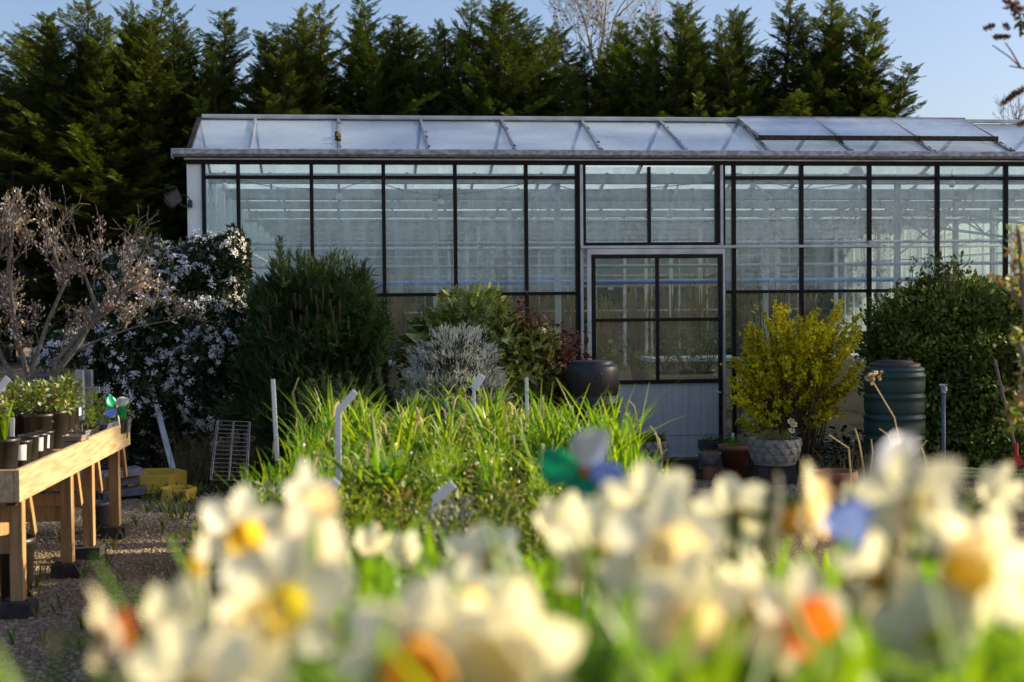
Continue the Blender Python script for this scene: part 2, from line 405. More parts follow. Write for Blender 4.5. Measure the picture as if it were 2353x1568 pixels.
M_everbr = leafmat('bronze_leaf', [(.09, .04, .025), (.13, .06, .03)], .25, .5, .3, 2)
M_mag = leafmat('magnolia_bud', [(.27, .20, .12), (.37, .28, .18), (.20, .15, .09)], .35, .6, .25, 4)
M_magw = leafmat('magnolia_flower', [(.66, .58, .50), (.74, .69, .62)], .35, .6, .25, 4)
M_maggreen = leafmat('magnolia_leaf', [(.08, .09, .03), (.13, .12, .04)], .3, .6, .25, 4)
M_orl = leafmat('orange_young_leaf', [(.12, .22, .03), (.20, .27, .04), (.30, .26, .05), (.5, .2, .05)], .45, .4, .4, 4)
M_budd = leafmat('seed_head', [(.16, .075, .03), (.24, .12, .05), (.11, .05, .025)], .2, .85, .15, 6)
M_herb = leafmat('herb_leaf', [(.09, .15, .02), (.15, .20, .025), (.22, .23, .03), (.05, .10, .02)], .4, .45, .4, 4, (1.3, 1.25, .5))
M_herbo = leafmat('orange_herb', [(.30, .17, .03), (.22, .18, .03), (.13, .13, .03)], .4, .5, .3, 4)
M_herbg = leafmat('grey_herb', [(.20, .21, .16), (.27, .27, .21)], .3, .6, .2, 4)
M_lime = leafmat('lime_leaf', [(.16, .24, .02), (.24, .30, .03), (.12, .2, .02)], .45, .4, .4, 4, (1.2, 1.2, .5))
M_indoor = leafmat('indoor_leaf', [(.10, .20, .03), (.17, .27, .045)], .35, .5, .3, 3)
M_tan = leafmat('tan_grass', [(.17, .14, .06), (.25, .20, .09), (.12, .10, .045)], .4, .7, .2, 2)
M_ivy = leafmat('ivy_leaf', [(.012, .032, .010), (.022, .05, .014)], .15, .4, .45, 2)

def foilmat(name, col, metal=.15, rough=.25):
    m, nt, out = newmat(name); L = nt.links.new
    b = N(nt, 'ShaderNodeBsdfPrincipled'); b.inputs['Base Color'].default_value = c4(col); b.inputs['Roughness'].default_value = rough; b.inputs['Metallic'].default_value = metal
    t = N(nt, 'ShaderNodeBsdfTranslucent'); t.inputs[0].default_value = c4(col); mx = N(nt, 'ShaderNodeMixShader'); mx.inputs[0].default_value = .3
    L(b.outputs[0], mx.inputs[1]); L(t.outputs[0], mx.inputs[2]); L(mx.outputs[0], out.inputs[0])
    return m
M_foil_g = foilmat('green_foil', (.0, .33, .13)); M_foil_b = foilmat('blue_foil', (.30, .40, .80)); M_foil_w = foilmat('silver_foil', (.72, .74, .86), .3); M_foil_o = foilmat('orange_foil', (.75, .22, .02))

def gravelmat():
    m, nt, out = newmat('gravel'); L = nt.links.new
    tc = N(nt, 'ShaderNodeTexCoord')
    vo = N(nt, 'ShaderNodeTexVoronoi', Scale=55.0); L(tc.outputs['Object'], vo.inputs['Vector'])
    rp = ramp(nt, [(.0, (.14, .10, .06)), (.35, (.25, .18, .11)), (.7, (.34, .26, .17)), (1, (.42, .36, .28))]); 
    sp = N(nt, 'ShaderNodeSeparateColor'); L(vo.outputs['Color'], sp.inputs[0]); L(sp.outputs[0], rp.inputs[0])
    n1 = N(nt, 'ShaderNodeTexNoise', Scale=.8, Detail=5.0); L(tc.outputs['Object'], n1.inputs['Vector'])
    r2 = ramp(nt, [(.4, (.55, .5, .45)), (.62, (1.1, 1.08, 1.05))]); L(n1.outputs[0], r2.inputs[0])
    mm = N(nt, 'ShaderNodeMix', data_type='RGBA', blend_type='MULTIPLY'); mm.inputs[0].default_value = 1; L(rp.outputs[0], mm.inputs[6]); L(r2.outputs[0], mm.inputs[7])
    b = N(nt, 'ShaderNodeBsdfPrincipled'); b.inputs['Roughness'].default_value = .9; b.inputs['Specular IOR Level'].default_value = .2; L(mm.outputs[2], b.inputs['Base Color'])
    bp = N(nt, 'ShaderNodeBump', Strength=.9, Distance=.015); bp.invert = True; L(vo.outputs['Distance'], bp.inputs['Height']); L(bp.outputs[0], b.inputs['Normal'])
    L(b.outputs[0], out.inputs[0]); return m
M_gravel = gravelmat()
M_pebble = leafmat('pebble', [(.17, .12, .075), (.28, .21, .14), (.40, .34, .27), (.22, .16, .10)], 0, .8, .25, 1.0)
M_bed = plain('bed_soil', (.05, .036, .024), (.028, .02, .013), 1, .1, scale=14, bump=.6, bscale=60)

# ------------------------------------------------------------------ ground
g = MB().quad((-400, -400, 0), (400, -400, 0), (400, 600, 0), (-400, 600, 0)).build('ground', M_gravel); tag(g, kind='structure')
g = MB()
a_, b_, c_, d_ = G(-6.5, -2.3, .004), G(7.5, -1.2, .004), G(7.5, -.02, .004), G(-6.5, -.02, .004)
g.quad(a_, b_, c_, d_)
g.quad(G(-7.5, -.02, .004), G(-3.3, -.02, .004), G(-3.3, 17, .004), G(-7.5, 17, .004))
g.quad(G(-3.25, .06, .004), G(12, .06, .004), G(12, 22, .004), G(-3.25, 22, .004))
tag(g.build('planting_soil', M_bed), kind='structure')

def pebbles():
    n = 42000
    ico = [(0, 0, 1), (.89, 0, .45), (.28, .85, .45), (-.72, .53, .45), (-.72, -.53, .45), (.28, -.85, .45), (.72, .53, -.45), (-.28, .85, -.45), (-.89, 0, -.45), (-.28, -.85, -.45), (.72, -.53, -.45), (0, 0, -1)]
    fc = [(0, 1, 2), (0, 2, 3), (0, 3, 4), (0, 4, 5), (0, 5, 1), (1, 6, 2), (2, 7, 3), (3, 8, 4), (4, 9, 5), (5, 10, 1), (1, 10, 6), (2, 6, 7), (3, 7, 8), (4, 8, 9), (5, 9, 10)]
    tv = np.array(ico) * np.array([1, .75, .5]); tf = np.array(fc)
    y = 4.6 + 8.6 * RNG.random(n) ** 1.0; x = -.36 * y - .1 + RNG.random(n) * (.36 * y + .1 - .6)
    m2 = RNG.random(n) < .14; y = np.where(m2, 11.2 + 1.9 * RNG.random(n), y); x = np.where(m2, 2.2 + 2.8 * RNG.random(n), x)
    s = .005 + .010 * RNG.random(n) ** 2
    P = np.stack([x, y, s * .2], 1); a = RNG.random(n) * 2 * PI
    X = np.stack([np.cos(a), np.sin(a), RNG.normal(0, .2, n)], 1); U = np.stack([RNG.normal(0, .3, n), RNG.normal(0, .3, n), np.ones(n)], 1)
    V, F = scatter(tv, tf, P, X, U, s)
    tag(link('gravel', np_mesh('gravel', V, F), M_pebble, smooth=True), kind='stuff')
pebbles()

# ------------------------------------------------------------------ greenhouse (local frame: u along the front, v inwards, z up)
def lab(o, text): o['label'] = text; return o
def greenhouse():
    R = thing('greenhouse', 'long glass greenhouse with black glazing bars, grey gutter and sliding door', 'greenhouse', GO, TH)
    fu = lambda px, py=520: fac(px, py)[0]
    ZE, ZR, SP, VR = 3.16, 3.62, 2.4, 1.2
    UL, UR = fu(430, 420), 11.0
    NS = 9; VB = SP * NS
    ztr, zmr, zhd, zdt, zdm, zdb = 2.90, 1.72, 2.18, 2.09, 1.443, .808
    bar = .036
    # front columns
    left = [fu(x) for x in (470, 549, 717, 882, 1046, 1208.5)]
    d0, d1 = fu(1326), fu(1654)          # opening of the door bay
    right = [fu(x) for x in (1685, 1840, 1996, 2152, 2309)]
    st = right[-1] - right[-2]
    while right[-1] < UR - 1: right.append(right[-1] + st)
    ztop = 3.03
    def post(u, z0=.12, z1=ztop, w=bar, dpt=.055, m=M_black):
        MB().bx(u - w / 2, u + w / 2, -dpt + .01, .02, z0, z1).build('mullion', m, R, bevel=.003)
    def rail(u0, u1, z, h=bar, dpt=.045, m=M_black, nm='rail'):
        MB().bx(u0, u1, -dpt + .01, .016, z - h / 2, z + h / 2).build(nm, m, R, bevel=.003)
    def pane(u0, u1, z0, z1, m=M_glass, v=0.0):
        # every pane sits a touch out of true, as real putty glazing does
        j = lambda: v + random.uniform(-.0025, .0025)
        MB().quad((u0, j(), z0), (u1, j(), z0), (u1, j(), z1), (u0, j(), z1)).build('window_pane', m, R)
    for u in left: post(u)
    post(d0, w=.042); 
    for u in right: post(u)
    post(fu(1661), w=.032)
    rows = [(.14, zmr - bar / 2, M_glass_low), (zmr + bar / 2, ztr - bar / 2, M_glass), (ztr + bar / 2, ztop, M_glass)]
    def bays(us):
        for a, b in zip(us[:-1], us[1:]):
            for z0, z1, m in rows: pane(a + .012, b - .012, z0, z1, m)
            for z in (ztr, zmr): rail(a + bar / 2 - .001, b - bar / 2 + .001, z, .034)
    bays(left + [d0]); bays([fu(1661)] + right)
    rail(UL, UR, ztop + .018, .04, .07, nm='rail')                                     # head rail
    MB().bx(UL - .02, UR, -.075, .012, ztop + .039, ztop + .055).build('drip_strip', M_alu, R)
    MB().bx(UL - .06, UR, -.055, .012, ztop + .056, 3.10).build('fascia', M_black, R)
    MB().bx(left[0], d0, -.05, .05, .0, .14).build('base_wall', M_conc, R); MB().bx(fu(1661), UR, -.05, .05, 0, .14).build('base_wall', M_conc, R)
    # corner board
    MB().bx(UL, left[0] - bar / 2, -.03, .03, 0, ztop).build('corner_panel', M_whitepaint, R, bevel=.004)
    # gutter: folded profile
    gu = MB(); u0, u1 = fu(398, 355) , UR
    prof = [(-.03, 3.095), (-.13, 3.095), (-.155, 3.118), (-.155, 3.165), (-.145, 3.17), (-.145, 3.125), (-.125, 3.105), (-.03, 3.105)]
    n = len(prof)
    vs = [(u, v, z) for u in (u0, u1) for v, z in prof]
    gu.add(vs, [(i, (i + 1) % n, n + (i + 1) % n, n + i) for i in range(n)] + [tuple(range(n - 1, -1, -1)), tuple(range(n, 2 * n))])
    gu.bx(u0 - .004, u0 + .006, -.157, -.02, 3.075, 3.172)
    gu.build('gutter', M_gutter, R)
    # first span roof: bars, panes, vents
    bays_u = [fac(x, 356, -.05)[0] for x in (572, 778)]; su = .888
    ub = [bays_u[0] + su * k for k in range(0, 15)]
    slope = (ZR - ZE) / VR
    def rz(v): return ZE + slope * v
    edges = [UL + .02] + ub
    for a, b in zip(edges[:-1], edges[1:]):
        MB().quad((a, -.04, rz(-.04)), (b, -.04, rz(-.04)), (b, VR, ZR), (a, VR, ZR)).build('roof_pane', M_roofglass, R)
    for i, u in enumerate(edges):
        m = MB().bar((u, -.06, rz(-.06) + .014), (u, VR, ZR + .014), .026 if i else .045, .03)
        m.build('glazing_bar', M_black if i == 0 else M_galv, R)
    ms = MB()
    for i, u in enumerate(ub):
        if i == 0: continue
        for k in range((30, 8, 5, 14, 6, 12, 26, 34, 20)[i % 9]):
            v = random.betavariate(.8, .8) * VR; r = random.uniform(.004, .010)
            ms.box((u + random.uniform(-.02, .025), v, rz(v) + .03), (r * 2.2, r * 3, r), Euler((random.random(), random.random(), random.random())).to_matrix())
    for v in (.28, .42, .5): ms.box((ub[1] - .01, v, rz(v) + .04), (.035, .06, .03), Euler((.4, .2, v * 5)).to_matrix())
    tag(ms.build('moss', M_moss, R), kind='stuff')
    MB().bx(fu(443, 270) - .02, UR, VR - .04, VR + .03, ZR + .012, ZR + .05).build('ridge', M_alu, R, bevel=.004)
    # three vents, hinged at the ridge, a hand's breadth open at the foot
    V0 = 6
    for k in range(3):
        a, b = ub[V0 + k] + .01, ub[V0 + k + 1] - .01
        vl, zl, zt = .38, rz(.38) + .065, ZR + .052
        f = MB()
        for u in (a, b): f.bar((u, vl, zl), (u, VR, zt), .022, .025)
        f.bx(a - .012, b + .012, VR - .03, VR + .02, zt - .004, zt + .016)
        o = f.build('roof_vent', M_galv, R)
        MB().quad((a, vl, zl + .004), (b, vl, zl + .004), (b, VR - .03, zt + .001), (a, VR - .03, zt + .001)).build('vent_pane', M_roofglass, o)
        s_ = MB().bx(a - .016, b + .016, vl - .025, vl + .015, zl - .035, zl + .014)
        s_.build('vent_sill', M_moss, o)
    # other slopes and spans
    for k in range(NS):
        b0 = SP * k
        for side in ((0, 1) if k else (1,)):
            va, vb = (b0, b0 + VR) if side == 0 else (b0 + VR, b0 + SP)
            za, zb = (ZE, ZR) if side == 0 else (ZR, ZE)
            MB().quad((UL, va, za), (UR, va, za), (UR, vb, zb), (UL, vb, zb)).build('roof_slope', M_wash, R)
            m = MB()
            for u in edges:
                m.bar((u, va, za - .015), (u, vb, zb - .015), .026, .035)
                if k < 3: m.build('rafter', M_galv, R); m = MB()
            if k >= 3: tag(m.build('far_rafters', M_galv, R), kind='stuff')
        if k:
            MB().bx(UL, UR, b0 - .09, b0 + .09, ZE - .13, ZE - .02).build('valley_gutter', M_galv, R)
            MB().bx(UL, UR, b0 + VR - .02, b0 + VR + .02, ZR + .012, ZR + .04).build('ridge', M_alu, R)
        # posts under each valley
        if k:
            for j, u in enumerate((fac(1281, 520, 2.4)[0], fac(2062, 520, 2.4)[0], 8.6) if k != 2 else (fac(1000, 520, 4.8)[0], fac(1760, 520, 4.8)[0], 6.9)):
                MB().bx(u - .035, u + .035, b0 - .03, b0 + .03, 0, ZE - .13).build('column', M_alu, R, bevel=.005)
            if k == 1: pu = [fac(1281, 520, 2.4)[0], fac(2062, 520, 2.4)[0]]
    # lattice braces (girders lying at a slant between the columns)
    def lattice(p0, p1, h, v, m=M_alu):
        b = MB(); a0, a1 = Vector((p0[0], v, p0[1])), Vector((p1[0], v, p1[1])); up = Vector((0, 0, -h))
        b.bar(a0, a1, .035, .035); b.bar(a0 + up, a1 + up, .03, .03)
        for i in range(8):
            q0 = a0.lerp(a1, i / 8); q1 = a0.lerp(a1, (i + .5) / 8) + up; q2 = a0.lerp(a1, (i + 1) / 8)
            b.bar(q0, q1, .014, .014); b.bar(q1, q2, .014, .014)
        b.build('lattice_girder', m, R)
    lattice(fac(1085, 585, 2.3), fac(1272, 425, 2.3), .24, 2.3)
    lattice(fac(1690, 565, 2.3), fac(2060, 438, 2.3), .20, 2.3)
    lattice((pu[1] + .05, 2.75), (8.5, 2.3), .2, 2.35)
    b = MB()
    for (x0, y0, x1, y1, v) in ((1690, 390, 1905, 560, 3.6), (1900, 395, 1700, 560, 3.6), (1930, 390, 2150, 560, 4.0), (2230, 450, 2060, 590, 4.0), (2150, 470, 2353, 590, 4.6), (1350, 420, 1560, 388, 3.2), (1500, 600, 1560, 420, 4.6), (2300, 400, 2130, 560, 5.0)):
        p, q = fac(x0, y0, v), fac(x1, y1, v); b.bar((p[0], v, p[1]), (q[0], v, q[1]), .022, .022)
    b.build('wind_brace', M_alu, R)
    # pipes along the house
    for v, z, r, m, nm in ((2.15, 2.32, .02, M_pipe_w, 'heating_pipe'), (2.15, 2.05, .02, M_pipe_w, 'heating_pipe'), (4.6, 2.72, .024, M_pipe_w, 'heating_pipe'), (3.0, 1.87, .028, M_pipe_b, 'water_pipe'), (2.5, 2.86, .018, M_pipe_w, 'heating_pipe'), (6.9, 2.42, .026, M_pipe_w, 'heating_pipe')):
        MB().tube([(UL + .25, v, z), (1.5, v, z - .012), (UR - .2, v, z + .01)], r, 8).build(nm, m, R, True)
    # screens of glazing inside: gable walls, back wall
    gp = MB(); gb = MB()
    for k in range(NS):
        b0 = SP * k
        for u in (UL + .02, UR):
            gp.add([(u, b0, .3), (u, b0 + SP, .3), (u, b0 + SP, ZE), (u, b0 + VR, ZR), (u, b0, ZE)], [(0, 1, 2, 3, 4)])
            for q in range(4): gb.bx(u - .02, u + .02, b0 + q * .6 - .018, b0 + q * .6 + .018, 0, 3.08)
            for z in (1.72, 2.45): gb.bx(u - .017, u + .017, b0 + .02, b0 + SP - .02, z - .015, z + .015)
    gp.build('gable_glass', M_glass, R); gb.build('gable_frame', M_whitepaint, R)
    MB().bx(UL - .03, UL + .06, .05, VB, 0, .3).build('base_wall', M_conc, R)
    MB().quad((UL, VB, .3), (UR, VB, .3), (UR, VB, 1.9), (UL, VB, 1.9)).build('back_glass', M_glass_low, R)
    MB().quad((UL, VB, 1.9), (UR, VB, 1.9), (UR, VB, ZE), (UL, VB, ZE)).build('back_glass', M_wash, R)
    bk = MB()
    for k in range(20):
        u = UL + .73 * k
        bk.bx(u - .02, u + .02, VB - .03, VB + .03, 0, ZE)
    for z in (1.3, 2.2, 2.7): bk.bx(UL, UR, VB - .025, VB + .025, z - .02, z + .02)
    bk.build('back_frame', M_alu, R)
    # door bay: fixed sash above, header track, sliding leaf
    fr = MB()
    for u, w_ in ((fu(1334), .03), (fu(1654.5), .03)): fr.bx(u - w_ / 2, u + w_ / 2, -.075, .0, .02, ztop - .003)
    fr.build('door_jamb', M_alu, R, bevel=.003)
    ua, ub_, um = fu(1340.5), fu(1646), fu(1490.5)
    fs = MB(); z0, z1 = zhd + .045, ztop - .02
    for u in (ua, ub_): fs.bx(u - .018, u + .018, -.06, .015, z0, z1 + .015)
    fs.bx(um - .014, um + .014, -.055, .015, z0, z1)
    fs.bx(ua, ub_, -.062, .012, z0 - .02, z0 + .012)
    sash = fs.build('upper_sash', M_black, R, bevel=.003)
    for a, b in ((ua, um), (um, ub_)):
        MB().quad((a, 0, z0), (b, 0, z0), (b, .002, z1), (a, 0, z1)).build('sash_pane', M_glass, sash)
    MB().bx(fu(1330), fu(2012), -.13, -.085, zhd - .008, zhd + .022).build('door_track', M_alu, R, bevel=.004)
    br = MB(); ux = fu(1997); br.bx(ux - .03, ux + .03, -.085, -.01, zhd + .0, zhd + .065); br.build('track_bracket', M_alu, R, bevel=.004)
    # leaf
    L0, L1 = fu(1356), fu(1650)
    v0, v1 = -.125, -.085
    dr = bpy.data.objects.new('sliding_door', None); COL.objects.link(dr); dr.parent = R
    a = MB(); a.bx(L0 - .055, L0 - .012, v0, v1, .03, zhd - .012); a.bx(L0 - .055, L1 + .02, v0 - .002, v1 - .002, zdt + .022, zhd - .012); a.bx(L1 + .017, L1 + .04, v0, v1, .03, zhd - .012)
    a.build('door_frame', M_alu, dr, bevel=.003)
    bk = MB(); bw = .036
    for u in (L0 + bw / 2 - .005, L1 - bw / 2 + .005): bk.bx(u - bw / 2, u + bw / 2, v0 - .008, v1 + .004, .03, zdt)
    umid = fu(1504)
    bk.bx(umid - .016, umid + .016, v0 - .006, v1 + .002, zdb + .02, zdt - .018)
    for z, h in ((zdt, .036), (zdm, .034), (zdb, .04)): bk.bx(L0 - .006, L1 + .006, v0 - .012, v1, z - h / 2, z + h / 2)
    bk.build('glazing_frame', M_black, dr, bevel=.003)
    for za, zb in ((zdb + .02, zdm - .017), (zdm + .017, zdt - .018)):
        for q0, q1 in ((L0 + .02, umid - .012), (umid + .012, L1 - .02)):
            MB().quad((q0, -.105, za), (q1, -.105, za), (q1, -.104, zb), (q0, -.105, zb)).build('door_pane', M_glass_low, dr)
    MB().bx(L0 + .025, L1 - .025, -.112, -.098, .04, zdb - .02).build('kick_panel', M_kick, dr)
    MB().bx(L0 + .02, L1 - .02, -.117, -.095, .25, .256).build('panel_seam', M_galv, dr)
    MB().bx(fu(1330), fu(1665), -.16, .1, 0, .03).build('door_sill', M_conc, R)
    return R, pu
GH, PU = greenhouse()

# floodlight on the corner, bulbs and cable inside
def floodlight():
    p = at(404, 458, 14.02)
    t = thing('floodlight', 'weathered floodlight on the left corner of the greenhouse', 'floodlight', p)
    M = Euler((rad(-12), rad(-28), rad(25))).to_matrix()
    h = MB(); 
    vs = [M @ Vector(q) for q in ((-.10, -.06, .05), (.06, -.04, .075), (.06, .05, .075), (-.10, .07, .05), (-.075, -.05, -.06), (.045, -.03, -.045), (.045, .04, -.045), (-.075, .06, -.06))]
    h.add(vs, [(0, 1, 2, 3), (7, 6, 5, 4), (0, 4, 5, 1), (1, 5, 6, 2), (2, 6, 7, 3), (3, 7, 4, 0)]); h.build('housing', M_flood, t, bevel=.008)
    f = MB(); 
    for k in range(5): f.box(M @ Vector((-.07 + .03 * k, .0, .072)), (.006, .09, .03), M)
    f.build('cooling_fin', M_flood, t)
    a = MB().tube([(.04, 0, -.05), (.09, .0, -.075), (.14, .02, -.05)], .012, 8); a.bx(.125, .15, -.02, .06, -.08, -.01); a.build('bracket', M_cable, t)
    MB().tube([(.03, 0, .0), (.08, -.02, .045), (.12, 0, .02), (.14, .01, -.01)], .005, 6).build('cable', M_cable, t)
floodlight()
bulbs = [(516, 428, 1.0, 'at the far left pane'), (780, 452, 1.2, 'in the third tall pane from the left'), (1011, 465, 1.2, 'in the fourth tall pane from the left'),
         (1729, 428, 1.2, 'just right of the door bay'), (1968, 437, 1.3, 'beside the hanging chain'), (2187, 421, 1.2, 'in the pane near the right edge')]
proto = None
for px, py, v, where in bulbs:
    u, z = fac(px, py, v); p = G(u, v, z)
    if proto is None:
        t = thing('hanging_bulb', '', 'light bulb')
        b = MB(); b.lathe([(.0, -.052), (.018, -.05), (.032, -.036), (.037, -.015), (.033, .005), (.02, .028), (.014, .04)], 14); b.build('globe', M_bulb, t, True)
        b = MB(); b.lathe([(.016, .036), (.018, .04), (.018, .075), (.01, .085), (.004, .09)], 12); b.tube([(0, 0, .085), (.004, 0, .16)], .004, 5); b.build('socket', M_cable, t, True)
        proto = t
    else: t = copy_tree(proto)
    t.location = p; tag(t, 'unlit white bulb hanging inside the greenhouse ' + where, 'light bulb', 'bulbs hung along the greenhouse')
def cable_line():
    m = MB(); prev = None
    pts = [G(*(fac(x, y, v)[0], v, fac(x, y, v)[1])) for x, y, v in ((478, 395, 1.0), (516, 409, 1.0), (640, 432, 1.1), (780, 436, 1.2), (850, 412, 1.2), (930, 440, 1.2), (1011, 449, 1.2), (1120, 440, 1.2), (1240, 415, 1.2), (1330, 440, 1.2), (1500, 432, 1.2), (1620, 420, 1.2), (1729, 412, 1.2), (1850, 436, 1.2), (1968, 421, 1.3), (2080, 424, 1.25), (2187, 405, 1.2), (2340, 418, 1.2))]
    m.tube(pts, .005, 5); tag(m.build('lighting_cable', M_cable), 'thin dark cable looping between the bulbs inside the greenhouse', 'cable')
cable_line()
def hook_chain():
    u, z = fac(1968, 400, 1.9); t = thing('chain_hoist', 'pulley wheel with hanging chain inside the greenhouse right of the door', 'hoist', G(u, 1.9, z), TH)
    m = MB(); m.lathe([(.0, -.02), (.085, -.02), (.095, -.008), (.08, 0), (.095, .008), (.085, .02), (0, .02)], 18)
    for i, q in enumerate(m.v): m.v[i] = (q[0], q[2], q[1])
    m.build('wheel', M_whitepaint, t)
    m = MB()
    for s in (-.02, .05):
        for k in range(18): m.box((s + .01 * math.sin(k), 0, -.1 - k * .028), (.018 if k % 2 else .006, .006 if k % 2 else .018, .032))
    m.build('chain', M_galv, t)
hook_chain()

# ------------------------------------------------------------------ trees behind
def conifer_mesh(seed, H=7.2, Rm=1.25, lean=.0, sparse=1.0, tops=1):
    rr = random.Random(seed); P = []; X = []; U = []; Sz = []
    bm = MB()
    leaders = [(Vector((0, 0, 0)), H, 1.0)]
    for k in range(tops - 1):
        a = rr.uniform(0, 2 * PI); q = rr.uniform(.45, .8)
        leaders.append((Vector((math.cos(a) * q, math.sin(a) * q, 0)), H * rr.uniform(.80, .97), .7))
    ph = [rr.uniform(0, 6.28) for _ in range(4)]
    for li, (off, h, wf) in enumerate(leaders):
        def axis(z):
            t = z / h
            return off * min(1, t * 2.5) + Vector((lean * t * t * 1.2 + .05 * math.sin(z * 1.7 + ph[0]), .05 * math.cos(z * 1.3 + ph[1]), z))
        n0 = 14
        bm.tube([axis(h * i / n0 * .985) for i in range(n0 + 1)], [.10 * wf * (1 - i / n0) ** .8 + .008 for i in range(n0 + 1)], 6)
        z = .35 if li == 0 else h * .35; ga = rr.uniform(0, 6.28)
        while z < h * .985:
            t = z / h
            Lb = (1.45 if rr.random() < .12 else 1) * Rm * wf * (min(1, (1 - t) * 1.9) ** .75) * rr.uniform(.55, 1.15) * (1 + .42 * math.sin(z * 2.1 + ga + ph[2]))
            Lb = max(Lb, .13)
            ga += 2.4 + rr.uniform(-.4, .4)
            el = rad(14 + 34 * t + rr.uniform(-16, 16))
            d = Vector((math.cos(ga) * math.cos(el), math.sin(ga) * math.cos(el), math.sin(el)))
            p0 = axis(z)
            n = max(2, int(Lb / (.062 * sparse)))
            pts = [p0 + d * Lb * (i / n) + Vector((0, 0, -.10 * Lb * (i / n) ** 2)) for i in range(n + 1)]
            if Lb > .3: bm.tube([pts[0], pts[n // 2], pts[-1]], [.016, .010, .004], 3, False)
            upv = Vector((0, 0, 1))
            sd_ = d.cross(upv).normalized()
            for i in range(1, n + 1):
                f = i / n
                if f < .18 and Lb > .5 and rr.random() < .6: continue
                for sg in (-1, 1):
                    dd = (d * rr.uniform(.6, 1.0) + sd_ * sg * rr.uniform(.45, 1.0) + Vector((0, 0, rr.uniform(-.25, .3)))).normalized()
                    P.append(pts[i]); X.append(dd); U.append((upv + Vector((rr.gauss(0, .45), rr.gauss(0, .45), 0)))); Sz.append(rr.uniform(.13, .27) * (1.12 - .35 * f) * (.8 if t > .88 else 1))
            P.append(pts[-1]); X.append(d + Vector((0, 0, rr.uniform(-.2, .2)))); U.append(upv); Sz.append(rr.uniform(.20, .32) * (.8 if t > .88 else 1))
            z += rr.uniform(.030, .062) * (1.0 if t < .8 else .9)
        tp = axis(h * .97)
        for k in range(5):
            P.append(tp + Vector((0, 0, -.07 * k))); X.append(Vector((rr.gauss(0, .3) + lean, rr.gauss(0, .3), 1))); U.append(Vector((rr.gauss(0, 1), rr.gauss(0, 1), .1))); Sz.append(.22)
    P, X, U, Sz = (np.array([tuple(q) for q in A]) if A is not Sz else np.array(A) for A in (P, X, U, Sz))
    sel = RNG.integers(0, 3, len(P)); parts = [scatter(*FRONDS[i], P[sel == i], X[sel == i], U[sel == i], Sz[sel == i]) for i in range(3)]
    V, F = join(parts)
    return np_mesh('conifer_crown', V, F), bm
CON = []
for i, (lean, sp, tops) in enumerate(((.1, 1, 2), (.35, 1, 3), (-.3, .95, 2), (.2, 1.1, 3), (.5, 1, 2), (-.2, 1.1, 3), (.05, 2.6, 1))):
    me, bm = conifer_mesh(40 + i, lean=lean, sparse=sp, tops=tops)
    mt = bpy.data.meshes.new('conifer_trunk'); mt.from_pydata(bm.v, [], bm.f); CON.append((me, mt))
    me.materials.append(M_conifer if i % 2 == 0 else M_conifer_b); mt.materials.append(M_bark)
def conifer(i, base, h, wsc, rz, label):
    t = thing('conifer', label, 'tree', base, rz, 'conifers in the tall hedge behind the greenhouse')
    t.scale = (wsc * (1 + .12 * math.sin(rz * 7)), wsc, h / 7.2); t.rotation_euler = (.03 * math.sin(rz * 13 + h), .045 * math.sin(rz * 29 + 2 * h), rz)
    me, mt = CON[i % len(CON)]
    o = bpy.data.objects.new('crown', me); COL.objects.link(o); o.parent = t
    o = bpy.data.objects.new('trunk', mt); COL.objects.link(o); o.parent = t
    return t
tops_px = [(-40, 60, .9), (4, 78, .8), (88, 38, .9), (140, 62, 1), (186, -14, 1.15), (232, 45, 1), (278, -8, 1.0), (322, 2, .75), (372, 92, 1.1), (427, 10, .85), (481, 27, .95), (545, 120, .9), (611, 68, .8), (655, 92, .9), (692, 52, 1), (732, 14, .9), (790, 8, 1),
           (838, 60, .9), (886, -12, 1.05), (938, 62, .9), (982, 42, 1.0), (1020, -4, .8), (1062, 70, .9), (1102, 0, .9), (1168, 2, .95), (1215, 95, .9), (1256, 84, .9), (1296, 150, 1), (1330, 100, .8), (1425, 36, 1.1), (1478, 70, .9), (1520, 110, 1),
           (1566, 24, .8), (1633, 4, .95), (1672, 62, .8), (1714, 18, .8), (1770, -10, 1.05), (1830, -14, 1.1), (1868, 40, .9), (1908, 10, .85), (1956, 94, 1.0), (1998, 150, 1.15), (2035, 185, 1.2), (2075, 225, 1.15)]
rr = random.Random(5)
for k, (px, py, ws) in enumerate(tops_px):
    d = 38.6 + rr.uniform(-.7, .7) + (0 if px > 420 else -.5)
    top = at(px, py, d)
    conifer(rr.randrange(6), (top.x, d, 0), top.z, ws * rr.uniform(1.35, 1.75), rr.uniform(-.5, .5) + (PI if k % 5 == 3 else 0), 'tall dark green conifer in the hedge row, %s from the left along its skyline' % nth(k))
for k in range(22):
    px = -110 + k * 103 + rr.uniform(-25, 25)
    if px > 2040: break
    d = 41.2 + rr.uniform(-.5, .5); top = at(px, rr.uniform(20, 105) if px < 1850 else 170, d)
    conifer(rr.randrange(6), (top.x, d, 0), top.z, 1.7, rr.uniform(0, 6), 'shorter conifer in the back row of the hedge, %s from the left' % nth(k))

